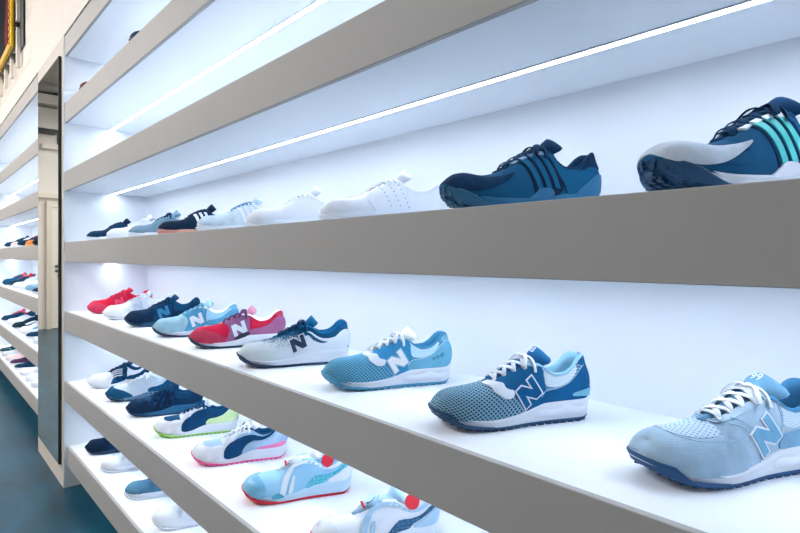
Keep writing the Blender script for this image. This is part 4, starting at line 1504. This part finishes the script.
for (x, c, lb) in ((-2.10, (20, 44, 66), 'dark sneaker toe peeking over the top shelf edge'), (-2.90, (96, 52, 50), 'dark reddish-brown sneaker toe peeking over the top shelf near the mirror')):
    build_shoe('sneaker', lb, (x, FY + .150, z_top), H, far('court', M('suede', c), M('rubber', c)), 'shoes on the high shelf')

# ------------------------------------------------------------------ shoes on the far bay
nvy = M('suede', (16, 50, 84))
blk = M('suede', (16, 30, 44))
wlr = wl
FYC = FY_L + .175
far_rows = [
    (z_eye, [(-4.92, far('runner', blk, M('foam', (20, 34, 48))), 'black running shoe nearest the mirror on the far eye-level shelf'),
             (-5.25, far('court', M('suede', (206, 128, 70)), M('rubber', (214, 160, 110)), [('eyestay', EYESTAY, M('leather', (204, 60, 50)), .0014)], M('cloth', (60, 70, 90))), 'tan orange sneaker with red eyestay on the far eye-level shelf'),
             (-5.70, far('runner', nvy, wr, [('mudguard', MUDGUARD, M('suede', (16, 44, 70)), .0014, True, 1)], M('cloth', (200, 80, 90))), 'dark navy running shoe beside the tan orange sneaker'),
             (-6.10, far('court', wlr, wr, [('toe_cap', TOECAP, M('leather', (228, 200, 200)), .0014, True, 1)], wc), 'white sneaker with pinkish toe between two dark shoes'),
             (-6.55, far('runner', M('suede', (14, 54, 84)), wr, [('heel_tab', HEELTAB, wl, .002)], M('cloth', (30, 80, 120))), 'teal navy running shoe at the far end of the eye-level shelf')]),
    (z_run, [(-4.93, far('slip', nvy, wr), 'navy slip-on nearest the mirror below the eye-level shelf'),
             (-5.28, far('runner', M('suede', (150, 186, 208)), wr, [('mudguard', MUDGUARD, M('suede', (120, 164, 192)), .0014, True, 1)], wc), 'pale grey-blue running shoe beside the navy slip-on'),
             (-5.62, far('runner', wl, wr, [('heel_tab', HEELTAB, M('suede', (60, 130, 170)), .002)], wc), 'white running shoe with blue heel tab on the far bay'),
             (-5.98, far('court', wl, wr, [('side_stripe', SWOOSH, M('leather', (190, 208, 224)), .002)], wc), 'white sneaker with grey side flash on the far bay'),
             (-6.33, far('runner', M('camo', (20, 48, 76), (40, 90, 130)), wr, [('heel_tab', HEELTAB, M('suede', (206, 40, 60)), .002)], M('cloth', (210, 50, 70)), M('cloth', (206, 44, 64))), 'mottled navy running shoe with red tongue and laces'),
             (-6.72, far('runner', M('cloth', (22, 76, 120)), M('foam', (30, 60, 90)), [], M('cloth', (20, 60, 100)), M('cloth', (226, 110, 120))), 'blue running shoe with coral lining at the far end')]),
    (z_third, [(-4.90, far('court', M('leather', (222, 232, 240)), wr, [], wc), 'pale grey sneaker nearest the mirror, partly cut off by it'),
               (-5.24, far('slip', nvy, wr), 'navy slip-on with white sole on the third far shelf'),
               (-5.62, far('runner', wl, wr, [('side_stripe', SWOOSH, M('leather', (90, 160, 200)), .002)], wc), 'white running shoe with sky blue side flash'),
               (-6.02, far('runner', M('suede', (12, 36, 54)), wr, [('side_stripe', SWOOSH, wl, .003)], M('cloth', (30, 90, 130))), 'black running shoe with white swoosh and white sole'),
               (-6.42, far('runner', wl, wr, [], M('cloth', (30, 90, 130)), M('cloth', (40, 60, 100))), 'white running shoe behind the black one with a white swoosh'),
               (-6.80, far('runner', M('suede', (18, 54, 86)), wr, [('eyestay', EYESTAY, M('suede', (206, 90, 120)), .002)], M('cloth', (206, 90, 120)), M('cloth', (206, 90, 120))), 'navy running shoe with pink eyestay and white sole')]),
    (z_low, [(-4.99, far('court', wl, wr, [], wc), 'white sneaker nearest the mirror on the far bottom shelf'),
             (-5.25, far('court', M('leather', (230, 236, 243)), wr, [('toe_cap', TOECAP, M('leather', (218, 228, 238)), .0014, True, 1)], wc), 'second white sneaker from the mirror on the far bottom shelf'),
             (-5.56, far('slip', M('leather', (234, 238, 244)), wr), 'third white shoe from the mirror, beside the navy slip-on, far bottom shelf'),
             (-5.88, far('slip', M('suede', (12, 46, 74)), M('rubber', (220, 228, 236))), 'dark navy slip-on beside the burgundy one'),
             (-6.16, far('slip', M('suede', (70, 44, 78)), wr), 'burgundy plum slip-on on the far bottom shelf'),
             (-6.46, far('slip', M('suede', (238, 204, 206)), wr), 'pale pink slip-on on the far bottom shelf'),
             (-6.74, far('slip', M('leather', (206, 214, 222)), wr), 'pale grey slip-on between the pink and the patterned one'),
             (-7.02, far('slip', M('floral', (12, 60, 76), (120, 170, 190)), wr), 'dark teal patterned slip-on on the far bottom shelf')]),
]
for z, items in far_rows:
    for x, sp, lb in items:
        build_shoe('slip_on_shoe' if sp['last'] == 'slip' else ('running_shoe' if sp['last'] == 'runner' else 'sneaker'), lb, (x * .962, FYC, z), H, sp, 'shoes in the far bay')
